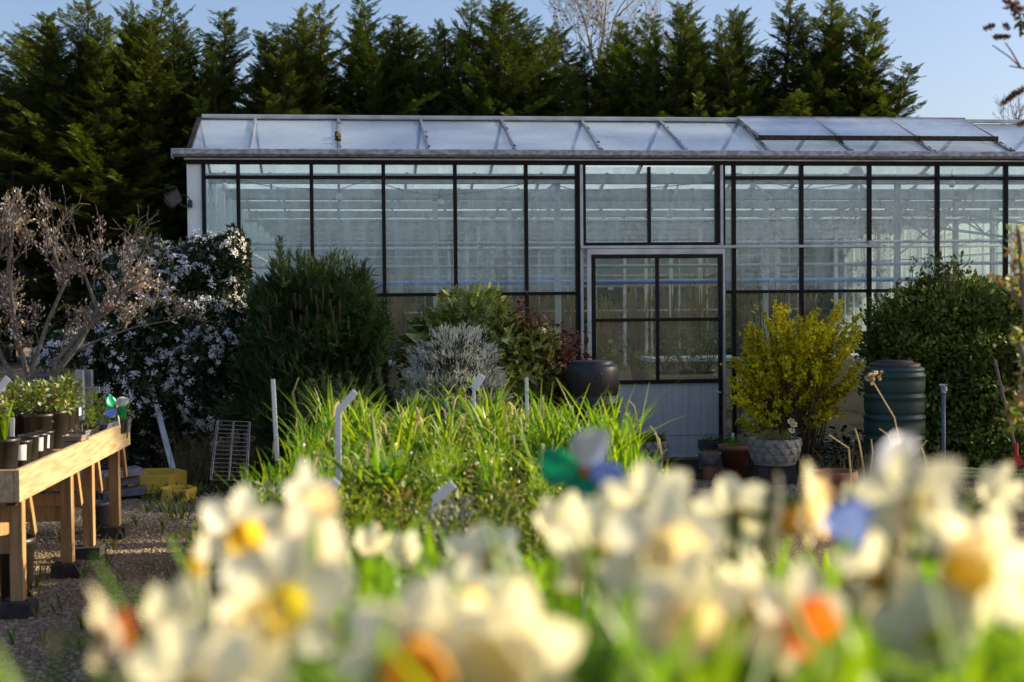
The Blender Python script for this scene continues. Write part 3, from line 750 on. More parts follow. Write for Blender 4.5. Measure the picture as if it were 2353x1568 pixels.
def branching(mb, p, d, L, r, depth, rr, ends, curve=.25, up=.15, nseg=5, split=(2, 3), ang=(20, 42), ratio=(.62, .82), rmin=.003, seg=6, side=0.0):
    pts = [p.copy()]; q = p.copy(); dd = d.copy()
    for i in range(nseg):
        dd = (dd + Vector((rr.gauss(0, curve), rr.gauss(0, curve), rr.gauss(0, curve) + up)) * .35).normalized()
        q = q + dd * (L / nseg); pts.append(q.copy())
    r1 = max(r * .62, rmin)
    mb.tube(pts, [r + (r1 - r) * i / nseg for i in range(nseg + 1)], max(3, seg), False)
    for i in range(1, nseg + 1): ends.append((pts[i], (pts[i] - pts[i - 1]).normalized(), depth, r))
    if depth <= 0: return
    def child(src, dirv, lo, hi, lr):
        a = rad(rr.uniform(lo, hi)); ax = dirv.orthogonal().normalized(); ax = Matrix.Rotation(rr.uniform(0, 2 * PI), 3, dirv) @ ax
        nd = Matrix.Rotation(a, 3, ax) @ dirv
        branching(mb, src, nd, L * rr.uniform(*ratio) * lr, r1 * .85, depth - 1, rr, ends, curve, up, nseg, split, ang, ratio, rmin, seg - 1, side)
    for k in range(rr.randint(*split)): child(pts[-1], dd, *ang, 1.0)
    for i in range(1, nseg):
        if rr.random() < side: child(pts[i], (pts[i + 1] - pts[i]).normalized(), 35, 65, .7)

def bare_tree():
    d = 45.0; base = at(1378, 300, d); base.z = 0
    t = thing('bare_tree', 'pale leafless deciduous tree with forked trunk rising above the conifer hedge', 'tree', base)
    rr = random.Random(12); m = MB(); ends = []
    f = at(1371, 140, d) - base
    m.tube([(0, 0, 0), (f.x * .6, 0, 3), f], [.16, .13, .095], 8)
    for px, py, r in ((1335, -30, .06), (1395, -60, .055), (1440, -20, .045)):
        e = at(px, py, d + rr.uniform(-.6, .6)) - base; dv = (e - f)
        branching(m, f - Vector((0, 0, .4)), dv.normalized(), dv.length * .75, r, 5, rr, ends, .22, .10, 5, (2, 3), (14, 40), (.6, .8), .006, 6, .35)
    for px, py, sy in ((1300, 90, 260), (1490, 80, 250), (1270, 100, 260), (1530, 100, 260), (1340, 60, 240)):
        p = at(1378 + (px - 1378) * .45, sy, d) - base; e = at(px, py, d) - base; dv = e - p
        branching(m, p, dv.normalized(), dv.length * .6, .03, 4, rr, ends, .25, .12, 5, (2, 3), (14, 38), (.6, .85), .006, 5, .35)
    m.build('trunk', M_palebark, t)
    L = MB()
    for p, dv, dep, r in ends:
        if dep <= 1 and rr.random() < .012: L.box(p, (.05, .03, .06), Euler((rr.random(), rr.random(), rr.random())).to_matrix())
    tag(L.build('withered_leaves', M_budd, t), kind='stuff')
bare_tree()
def far_twigs():
    d = 52.0; b = at(2335, 300, d); t = thing('bare_tree', 'fine leafless twigs of a distant tree beyond the greenhouse roof at far right', 'tree', (b.x, d, 0))
    rr = random.Random(3); m = MB(); ends = []
    m.tube([(0, 0, 0), (0, 0, b.z - .6)], [.14, .08], 6)
    for k in range(5):
        a = rr.uniform(-.7, .7); branching(m, Vector((0, 0, b.z - .8)), Vector((a, rr.uniform(-.3, .3), 1)).normalized(), .9, .03, 3, rr, ends, .15, .1, 4, (2, 3), (12, 30), (.55, .75), .006, 4, .4)
    m.build('trunk', M_greybark, t)
far_twigs()

# ------------------------------------------------------------------ shrubs
def blob_points(blobs, n, r0=.72, r1=1.04, lump=.12, freq=5.0, zmin=0.0, seed=1):
    r = np.random.default_rng(seed)
    C = np.array([b[0] for b in blobs], float); Rr = np.array([b[1] for b in blobs], float)
    wgt = (Rr[:, 0] * Rr[:, 1] + Rr[:, 0] * Rr[:, 2] + Rr[:, 1] * Rr[:, 2]); wgt /= wgt.sum()
    out_p, out_n = [], []
    tot = 0
    while tot < n:
        m = n * 2; k = r.choice(len(blobs), m, p=wgt); d = norm(r.normal(size=(m, 3)))
        rf = r0 + (r1 - r0) * r.random(m) ** .6
        rf = rf * (1 + lump * (np.sin(d[:, 0] * freq + k) * np.sin(d[:, 1] * freq * 1.3 + 2 * k) + np.sin(d[:, 2] * freq * 1.7 + 3 * k)))
        p = C[k] + d * Rr[k] * rf[:, None]
        nn = norm(d / Rr[k])
        inside = np.zeros(m, bool)
        for j in range(len(blobs)):
            q = np.linalg.norm((p - C[j]) / Rr[j], axis=1); inside |= (q < .66) & (k != j)
        ok = ~inside & (p[:, 2] > zmin)
        out_p.append(p[ok]); out_n.append(nn[ok]); tot += ok.sum()
    return np.concatenate(out_p)[:n], np.concatenate(out_n)[:n]
def leaves(name, T_, blobs, n, size, mat, parent, outw=.6, up=.3, rnd=.7, seed=1, **kw):
    P, Nn = blob_points(blobs, n, seed=seed, **kw); r = np.random.default_rng(seed + 100)
    X = Nn * outw + r.normal(0, rnd, (n, 3)) * .6; X[:, 2] += up
    U = Nn + r.normal(0, .5, (n, 3)); U[:, 2] += .4
    V, F = scatter(*T_, P, X, U, size * r.uniform(.6, 1.25, n))
    return link(name, np_mesh(name, V, F), mat, parent)
def local(t, lst):
    """pixel blobs (px, py, depth, rx_px, rz_px, ry_m) to local ellipsoids of thing t"""
    out = []
    for px, py, d, rx, rz, ry in lst:
        p = at(px, py, d) - t.location; k = d / FP
        out.append((tuple(p), (rx * k, ry, rz * k)))
    return out
def stems(t, name, mat, base_pts, tips, rr, r=.012, seg=5):
    m = MB()
    for b, e in zip(base_pts, tips):
        b = Vector(b); e = Vector(e); mid = b.lerp(e, .5) + Vector((rr.gauss(0, .08), rr.gauss(0, .08), .05))
        m.tube([b, mid, e], [r, r * .7, r * .3], seg, False)
    return m.build(name, mat, t)

def viburnum():
    d = 13.8; b = at(350, 1000, 13.8); t = thing('viburnum_bush', 'large dark evergreen bush covered in clusters of small white flowers', 'bush', (b.x, d, 0))
    bl = local(t, [(400, 760, 13.85, 165, 170, .6), (330, 880, 13.8, 215, 150, .65), (480, 650, 13.75, 85, 90, .35), (200, 880, 13.7, 110, 110, .5), (500, 850, 13.6, 90, 160, .45), (330, 660, 13.8, 90, 80, .45), (540, 590, 13.6, 28, 55, .22)])
    leaves('foliage', LEAF, bl, 30000, .075, M_vib, t, seed=3, r0=.66, r1=1.06)
    rr = random.Random(4); P, Nn = blob_points(bl, 2600, .97, 1.10, seed=9)
    P2, X2, U2, S2 = [], [], [], []
    front = Nn[:, 1] < .35
    for p, n in zip(P[front], Nn[front]):
        z = p[2]; pr = .62 + .6 * max(0, min(1, (z - .75) / 1.0)) ** .8
        if math.sin(p[0] * 5.1 + 1) * math.sin(p[2] * 6.3 + 2) < -.2: pr *= .25
        if rr.random() > pr: continue
        R_ = rr.uniform(.022, .052); a = Vector(n).orthogonal().normalized(); c = Vector(n).cross(a)
        for k in range(int(10 + R_ * 420)):
            q = Vector((rr.gauss(0, .5), rr.gauss(0, .5), 0)); P2.append(Vector(p) + (a * q.x + c * q.y) * R_ + Vector(n) * (.03 - .35 * R_ * q.length ** 2 + rr.uniform(-.006, .006)))
            X2.append(a + Vector((rr.gauss(0, .4), rr.gauss(0, .4), rr.gauss(0, .4)))); U2.append(Vector(n) + Vector((rr.gauss(0, .4), rr.gauss(0, .4), rr.gauss(0, .4)))); S2.append(rr.uniform(.013, .023))
    # flat little flowers: the template lies in x-y with z = up
    A = lambda q: np.array([tuple(v) for v in q])
    V, F = scatter(*FLOWER5, A(P2), A(X2), A(U2), np.array(S2)); link('blossom', np_mesh('blossom', V, F), M_vibfl, t)
    stems(t, 'stems', M_stem, [(rr.gauss(0, .25), rr.gauss(0, .15), 0) for _ in range(16)], [(rr.uniform(-.9, .9), rr.uniform(-.4, .4), rr.uniform(.8, 1.6)) for _ in range(16)], rr, .02)
viburnum()

def magnolia():
    d = 12.3; b = gnd(95, 1040); t = thing('magnolia_shrub', 'sprawling grey branched shrub with pinkish brown buds at left edge', 'shrub', (at(95, 900, d).x, d, 0))
    rr = random.Random(21); m = MB(); ends = []
    L = lambda px, py, dd=0.: at(px, py, d + dd) - t.location
    limbs = [[(85, 1000), (110, 880), (175, 800), (225, 715), (245, 690)], [(80, 1000), (75, 900), (35, 760), (20, 620), (30, 520)], [(95, 1000), (130, 830), (190, 760), (260, 705), (300, 650)], [(85, 980), (70, 860), (110, 740), (150, 650), (120, 570)],
             [(225, 715), (190, 620), (125, 560), (100, 530)], [(245, 690), (285, 640), (308, 590)], [(200, 760), (270, 690), (300, 660), (330, 610)], [(60, 960), (20, 850), (-30, 760), (-40, 640)], [(160, 815), (230, 780), (310, 752), (400, 735)]]
    rad0 = [.034, .030, .028, .024, .016, .016, .014, .024, .011]
    for i, (lm, r0) in enumerate(zip(limbs, rad0)):
        dd = rr.uniform(-.25, .25) if i not in (0, 2) else 0
        pts = [L(x, y, dd * (k / len(lm))) for k, (x, y) in enumerate(lm)]
        n = len(pts); m.tube(pts, [r0 * (1 - .6 * k / n) for k in range(n)], 7, False)
        for k in range(1, n):
            dv = (pts[k] - pts[k - 1]).normalized()
            for q in range(3 if k > 1 else 0):
                if i not in (1, 3, 5, 7) and rr.random() < .5: continue
                p = pts[k - 1].lerp(pts[k], rr.random()); nd = (dv * .6 + Vector((rr.gauss(0, .6), rr.gauss(0, .5), rr.uniform(.1, .9)))).normalized()
                branching(m, p, nd, rr.uniform(.14, .27), r0 * .28, 2, rr, ends, .3, .12, 4, (2, 3), (20, 50), (.6, .85), .0022, 5, .45)
    for px, py, h in ((232, 560, 95), (190, 600, 90), (285, 610, 75), (300, 580, 60), (60, 540, 90), (30, 500, 60), (110, 560, 70), (5, 530, 80), (215, 610, 90), (160, 610, 80)):
        p = L(px, py + h * .6, rr.uniform(-.2, .2)); e = L(px, py - h * .55, 0)
        branching(m, p, (e - p).normalized(), (e - p).length, .007, 1, rr, ends, .12, .05, 5, (1, 2), (10, 35), (.3, .5), .0022, 4, .5)
        for q in range(70): f = .25 + .75 * rr.random(); ends.append((p.lerp(e, f) + Vector((rr.gauss(0, .035), rr.gauss(0, .035), rr.gauss(0, .02))), (e - p).normalized(), 1, 0))
    m.build('branches', M_greybark, t)
    P, X, U, Sz = [], [], [], []; P3, X3, U3 = [], [], []; P4, X4 = [], []
    for p, dv, dep, r in ends:
        sx, sy = proj(p + t.location)
        if sx > 320 + max(0, sy - 600) * 1.2 or sy < 435 or (r > 0 and sx > 140 and sy < 610): continue
        if rr.random() < (.88 if dep > 1 else (.5 if p.z > 1.35 else .72)): continue
        hz = p.z
        for k in range(rr.choice((1, 2, 3)) + (1 if hz > 1.6 else 0)):
            q = p + Vector((rr.gauss(0, .016), rr.gauss(0, .016), rr.gauss(0, .016))); x = dv + Vector((rr.gauss(0, .5), rr.gauss(0, .5), rr.gauss(.35, .4)))
            u = Vector((rr.gauss(0, 1), rr.gauss(0, 1), rr.gauss(0, 1)))
            z_ = rr.random()
            if z_ < .16: P3.append(q); X3.append(x); U3.append(u)
            elif z_ < .30 and hz < 1.5: P4.append(q); X4.append(x)
            else: P.append(q); X.append(x); U.append(u); Sz.append(rr.uniform(.020, .040))
    A = lambda q: np.array([tuple(v) for v in q])
    V, F = scatter(*LEAF, A(P), A(X), A(U), np.array(Sz)); link('buds', np_mesh('buds', V, F), M_mag, t)
    V, F = scatter(*LEAF, A(P3), A(X3), A(U3), .036); link('blossom', np_mesh('blossom', V, F), M_magw, t)
    V, F = scatter(*LEAF, A(P4), A(X4), A(X4)[:, [1, 2, 0]], .035); link('foliage', np_mesh('foliage', V, F), M_maggreen, t)
magnolia()

def yew():
    d = 12.9; t = thing('yew_bush', 'dark green conifer bush with upright shoots and cut brown stubs', 'bush', (at(730, 900, d).x, d, 0))
    bl = local(t, [(725, 810, 13.1, 132, 165, .6), (650, 775, 13.1, 62, 135, .45), (815, 810, 13.1, 58, 150, .45), (720, 930, 13.0, 160, 130, .6)])
    rr = random.Random(8); r = np.random.default_rng(8)
    nn = 30000; P, Nn = blob_points(bl, nn, .55, 1.05, lump=.2, seed=5)
    X = Nn * .7 + r.normal(0, .5, (nn, 3)); X[:, 2] += .55
    U = r.normal(0, 1, (nn, 3)) + Nn * .3
    parts = [scatter(*YEWF, P, X, U, .12 * r.uniform(.5, 1.3, nn))]
    Ps, Xs, Us, Ss = [], [], [], []
    shoots = [(642, 545, 660), (625, 600, 690), (693, 590, 700), (720, 600, 720), (735, 655, 740), (765, 620, 720), (600, 640, 740), (838, 600, 720), (850, 640, 740), (815, 660, 760), (790, 640, 740), (580, 650, 770), (660, 610, 700), (870, 700, 790), (885, 690, 800), (890, 770, 840), (590, 690, 780), (700, 650, 760), (630, 640, 740), (770, 680, 780), (855, 670, 760)]
    for q in range(26): x_ = rr.uniform(575, 890); y_ = 600 + 110 * (abs(x_ - 715) / 165) ** 1.6 + rr.uniform(-10, 60); shoots.append((x_, y_, y_ + rr.uniform(80, 130)))
    sm = MB()
    for px, y1, y0 in shoots:
        a = at(px + rr.uniform(-8, 8) - (px - 730) * .12, y0, d + rr.uniform(-.3, .2)) - t.location; e = at(px, y1, d + rr.uniform(-.3, .2)) - t.location
        sm.tube([a, a.lerp(e, .5), e], [.006, .005, .002], 4, False)
        n = int((e - a).length / .016)
        for k in range(n):
            f = k / n; q = a.lerp(e, f); dv = (e - a).normalized()
            for s_ in (1, 1, 1, 1):
                Ps.append(q + Vector((rr.gauss(0, .008), rr.gauss(0, .008), 0))); Xs.append(dv * .9 + Vector((rr.gauss(0, .55), rr.gauss(0, .55), rr.gauss(0, .2)))); Us.append(Vector((rr.gauss(0, 1), rr.gauss(0, 1), rr.gauss(0, 1)))); Ss.append(rr.uniform(.09, .15) * (1.15 - .6 * f))
    A = lambda q: np.array([tuple(v) for v in q])
    parts.append(scatter(*YEWF, A(Ps), A(Xs), A(Us), np.array(Ss)))
    V, F = join(parts); link('foliage', np_mesh('foliage', V, F), M_yew, t)
    for px, y1 in ((676, 650), (668, 690), (715, 640), (725, 655), (742, 640), (758, 665), (690, 700), (730, 700), (745, 710), (705, 680), (765, 690), (690, 655), (780, 670), (620, 700)):
        y0 = y1 + rr.uniform(40, 75); m = MB()
        a = at(px + rr.uniform(-8, 8), y0 + 10, 12.62) - t.location; e = at(px, y1 + 25, 12.52) - t.location
        m.tube([a, a.lerp(e, .5) + Vector((rr.uniform(-.01, .01), 0, 0)), e], [.010, .009, .008], 6)
        m.build('cut_stub', M_cut, t)
    stems(t, 'stems', M_stem, [(rr.gauss(0, .2), rr.gauss(0, .1), 0) for _ in range(14)], [(rr.uniform(-.5, .5), rr.uniform(-.3, .3), rr.uniform(.8, 1.5)) for _ in range(14)], rr, .018)
yew()

def aucuba():
    d = 13.4; t = thing('spotted_laurel', 'yellow-green laurel bush with speckled leaves, left of the black bin', 'bush', (at(1120, 850, d).x, d, 0))
    bl = local(t, [(1090, 800, 13.5, 125, 105, .5), (1170, 850, 13.3, 110, 110, .5), (1000, 830, 13.5, 70, 80, .4), (1150, 940, 13.2, 120, 100, .5)])
    leaves('foliage', BROAD, bl, 5200, .135, M_auc, t, outw=.7, up=.05, seed=11, r0=.6, r1=1.05)
    rr = random.Random(2)
    stems(t, 'stems', M_stem, [(rr.gauss(0, .15), rr.gauss(0, .1), 0) for _ in range(10)], [(rr.uniform(-.4, .4), rr.uniform(-.2, .2), rr.uniform(.6, 1.3)) for _ in range(10)], rr, .014)
aucuba()
def photinia():
    d = 13.15; t = thing('red_leaved_shrub', 'dark red leaved shrub beside the greenhouse door', 'shrub', (at(1275, 900, d).x, d, 0))
    rr = random.Random(6); m = MB(); P, X, U, Sz = [], [], [], []
    for px, py in ((1190, 690), (1208, 705), (1225, 715), (1240, 725), (1200, 735), (1250, 770), (1290, 745), (1305, 760), (1320, 765), (1335, 770), (1345, 800), (1350, 828), (1310, 800), (1280, 790), (1230, 760), (1260, 830), (1300, 840), (1330, 830), (1215, 790), (1180, 720), (1270, 740)):
        a = Vector((rr.gauss(0, .1), rr.gauss(0, .08), 0)); e = at(px, py, d + rr.uniform(-.25, .2)) - t.location
        mid = a.lerp(e, .5) + Vector((rr.gauss(0, .05), rr.gauss(0, .05), .0)); m.tube([a, mid, e], [.010, .007, .003], 5, False)
        for k in range(70):
            f = .42 + .6 * rr.random(); q = mid.lerp(e, (f - .5) * 2) if f > .5 else a.lerp(mid, f * 2)
            P.append(q + Vector((rr.gauss(0, .035), rr.gauss(0, .035), rr.gauss(0, .03)))); X.append(Vector((rr.gauss(0, .8), rr.gauss(0, .8), rr.gauss(.2, .5)))); U.append(Vector((rr.gauss(0, .5), rr.gauss(0, .5), 1))); Sz.append(rr.uniform(.05, .095))
    A = lambda q: np.array([tuple(v) for v in q])
    V, F = scatter(*BROAD, A(P), A(X), A(U), np.array(Sz)); link('foliage', np_mesh('foliage', V, F), M_phot, t); m.build('stems', M_redstem, t)
photinia()
SPIKE = T([(0, .035, 0), (.85, .045, 0), (1, 0, 0), (.85, -.045, 0), (0, -.035, 0), (0, 0, .035), (.85, 0, .045), (.85, 0, -.045), (0, 0, -.035)], [(0, 4, 3), (0, 3, 1), (1, 3, 2), (5, 8, 7), (5, 7, 6), (6, 7, 2)])
def heather():
    d = 12.1; t = thing('grey_heather', 'silvery grey mounded heather in front of the spotted laurel', 'bush', (at(1050, 930, d).x, d, 0))
    bl = local(t, [(1045, 870, 12.1, 85, 90, .4), (1010, 850, 12.2, 60, 60, .3), (1095, 930, 11.9, 60, 80, .35), (1040, 950, 11.9, 90, 90, .4), (1090, 840, 12.2, 40, 60, .25), (985, 900, 12.1, 40, 60, .3)])
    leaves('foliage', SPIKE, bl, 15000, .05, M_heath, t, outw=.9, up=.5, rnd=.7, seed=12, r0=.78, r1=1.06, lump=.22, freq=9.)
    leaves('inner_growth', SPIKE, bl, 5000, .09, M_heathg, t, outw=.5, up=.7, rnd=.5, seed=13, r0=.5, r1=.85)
heather()
def forsythia():
    d = 13.75; t = thing('forsythia_bush', 'yellow flowering forsythia with upright brown stems beside the door', 'bush', (at(1805, 1000, d).x, d, 0))
    rr = random.Random(31); m = MB(); rs = MB(); P, X, U, Sz = [], [], [], []
    tips = [(rr.uniform(1672, 1980), 0) for _ in range(165)]
    for i, (px, _) in enumerate(tips):
        f = (px - 1815) / 165
        py = 700 + 150 * abs(f) ** 2.2 + rr.uniform(-10, 240) * (1 if rr.random() < .75 else .3)
        if f > .55: py = 740 + rr.uniform(-60, 230)
        a = Vector((rr.gauss(0, .10) + f * .12, rr.gauss(0, .08), .0)); e = at(px, py, d + rr.uniform(-.4, .3)) - t.location
        mid = a.lerp(e, .55) + Vector((-f * .10, rr.gauss(0, .05), .12)); m.tube([a, a.lerp(mid, .5) + Vector((rr.gauss(0, .02), 0, .02)), mid, e], [.010, .008, .006, .002], 4, False)
        n = int((e - mid).length / .011)
        for k in range(n):
            g_ = k / n; q = mid.lerp(e, g_)
            if math.sin(i * 1.7 + g_ * 9) < -.6: continue
            for s_ in range(2):
                P.append(q + Vector((rr.gauss(0, .018), rr.gauss(0, .018), rr.gauss(0, .014)))); X.append(Vector((rr.gauss(0, 1), rr.gauss(0, 1), rr.gauss(0, 1)))); U.append(Vector((rr.gauss(0, .8), rr.gauss(-.3, .8), rr.gauss(0, .8)))); Sz.append(rr.uniform(.028, .048))
            if rr.random() < .22:
                e2 = q + Vector((rr.gauss(0, .06), rr.gauss(0, .06), rr.uniform(.02, .10))); m.tube([q, e2], [.0025, .0015], 3, False)
                for s_ in range(3): P.append(q.lerp(e2, rr.random())); X.append(Vector((rr.gauss(0, 1), rr.gauss(0, 1), rr.gauss(0, 1)))); U.append(Vector((rr.gauss(0, .8), rr.gauss(-.3, .8), rr.gauss(0, .8)))); Sz.append(rr.uniform(.026, .042))
    for px, py in ((1738, 625), (1745, 680), (1765, 640), (1790, 660), (1800, 660), (1725, 690), (1765, 690), (1850, 675), (1835, 690), (1780, 640)):
        a = at(px + rr.uniform(5, 25), 820, d) - t.location; e = at(px, py, d) - t.location; rs.tube([a, a.lerp(e, .5), e], [.008, .006, .002], 4, False)
    A = lambda q: np.array([tuple(v) for v in q])
    V, F = scatter(*FLOWER4, A(P), A(X), A(U), np.array(Sz)); link('blossom', np_mesh('blossom', V, F), M_forfl, t)
    m.build('stems', M_stem, t); rs.build('young_shoots', M_redstem, t)
forsythia()
def evergreen():
    d = 14.1; t = thing('evergreen_bush', 'broad mid green evergreen bush behind the green bin', 'bush', (at(2190, 1000, d).x, d, 0))
    bl = local(t, [(2180, 815, 14.15, 165, 165, .55), (2270, 860, 14.1, 130, 185, .55), (2130, 720, 14.2, 70, 65, .4), (2225, 715, 14.2, 80, 60, .4), (2055, 790, 14.1, 60, 80, .35), (2210, 980, 13.95, 170, 130, .5), (2370, 790, 14.1, 70, 150, .45)])
    leaves('inner_growth', LEAF, bl, 9000, .09, M_ever, t, seed=27, r0=.3, r1=.7)
    leaves('foliage', LEAF, bl, 36000, .062, M_ever, t, seed=17, r0=.60, r1=1.10, lump=.2, freq=8.)
    rr = random.Random(9); m = MB(); P, X, U = [], [], []; P2, X2, U2 = [], [], []
    for px, py in ((2100, 590), (2135, 585), (2085, 640), (2160, 610), (2175, 600), (2200, 600), (2065, 640), (2290, 640), (2030, 700), (2120, 610), (2215, 620), (2000, 720)):
        e = at(px, py, d + rr.uniform(-.3, .3)) - t.location; a = e + Vector((rr.gauss(0, .06), rr.gauss(0, .05), -.35)); m.tube([a, e], [.006, .002], 4, False)
        br = px in (2160, 2175, 2200, 2215)
        for k in range(40):
            q = a.lerp(e, rr.random() ** .7) + Vector((rr.gauss(0, .018), rr.gauss(0, .018), 0)); (P2 if br else P).append(q); (X2 if br else X).append(Vector((rr.gauss(0, .8), rr.gauss(0, .8), rr.gauss(.4, .5)))); (U2 if br else U).append(Vector((rr.gauss(0, .6), rr.gauss(0, .6), 1)))
    A = lambda q: np.array([tuple(v) for v in q])
    V, F = scatter(*LEAF, A(P), A(X), A(U), .05); link('shoot_leaves', np_mesh('shoot_leaves', V, F), M_ever, t)
    V, F = scatter(*LEAF, A(P2), A(X2), A(U2), .045); link('bronze_leaves', np_mesh('bronze_leaves', V, F), M_everbr, t)
    for k in range(12): a = Vector((rr.gauss(0, .2), rr.gauss(0, .1), 0)); m.tube([a, a + Vector((rr.uniform(-.5, .5), rr.uniform(-.2, .2), rr.uniform(.8, 1.4)))], [.02, .008], 5, False)
    m.build('stems', M_stem, t)
evergreen()

# trees standing out of frame to the right: they shade the strip along the front
for k, (x, y, h, ws) in enumerate(((27.0, 15.9, 19.0, 2.3), (28.5, 17.4, 19.0, 2.2), (29, 14.3, 18.5, 2.2))):
    t = conifer(6, (x, y, 0), h, ws, k * 1.3, 'tall thin conifer beyond the right edge in line with the front, %s from the camera' % nth((1, 2, 0)[k])); t['group'] = 'conifers beside the greenhouse front'

# low growth along the front
def undergrowth():
    r = np.random.default_rng(77); rr = random.Random(77)
    n = 5200; u = np.where(r.random(n) < .55, r.uniform(2.0, 6.2, n), r.uniform(-4.6, 1.0, n)); v = -r.uniform(.05, 1.3, n) - np.where((u < 0) & (u > -1.8), r.uniform(0, .9, n), 0)
    u0, u1 = fac(1440, 1000)[0], fac(1670, 1000)[0]
    keep = ~((u > u0 - .5) & (u < u1) & (v > -1.5)) & ~((u < -1.8) & (v < -.9)); u, v = u[keep], v[keep]; n = len(u)
    P = np.stack([GO.x + u * GU.x + v * GN.x, GO.y + u * GU.y + v * GN.y, r.uniform(.02, .30, n) * (1 - .5 * np.abs(v) / 2.2)], 1)
    X = r.normal(0, 1, (n, 3)); X[:, 2] = X[:, 2] * .3 + .1; U = r.normal(0, .4, (n, 3)); U[:, 2] = 1
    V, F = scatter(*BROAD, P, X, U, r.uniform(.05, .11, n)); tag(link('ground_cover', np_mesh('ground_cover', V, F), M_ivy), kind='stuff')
    m = MB()
    for (x0, x1, dm, num, hh) in ((390, 620, 13.1, 620, .6), (0, 120, 12.8, 240, .6), (1850, 2010, 12.6, 90, .45), (1180, 1330, 13, 120, .4)):
        for k in range(num):
            px = rr.uniform(x0, x1); d = dm + rr.uniform(-.2, .3); p = at(px, 900, d); p.z = 0; h = rr.uniform(.3, 1) * hh; a = rr.uniform(0, 6.28); bx = Vector((math.cos(a), math.sin(a), 0)) * h * rr.uniform(.1, .7)
            m.strip([p, p + bx * .3 + Vector((0, 0, h * .6)), p + bx + Vector((0, 0, h * rr.uniform(.7, 1)))], [.006, .005, .002], (rr.gauss(0, 1), rr.gauss(0, 1), .1))
    tag(m.build('dry_grass', M_drygrass), kind='stuff')
    m = MB()
    for k in range(170):
        p = gnd(rr.uniform(330, 520), rr.uniform(1060, 1200)) if k < 120 else gnd(rr.uniform(20, 420), rr.uniform(1150, 1500))
        for q in range(rr.randint(3, 8)):
            a = rr.uniform(0, 6.28); h = rr.uniform(.03, .12); e = Vector((math.cos(a) * h * .8, math.sin(a) * h * .8, h))
            m.strip([p, p + e * .6 + Vector((0, 0, h * .15)), p + e], [.008, .010, .002], (-math.sin(a), math.cos(a), 0))
    tag(m.build('weeds', M_herb), kind='stuff')
undergrowth()

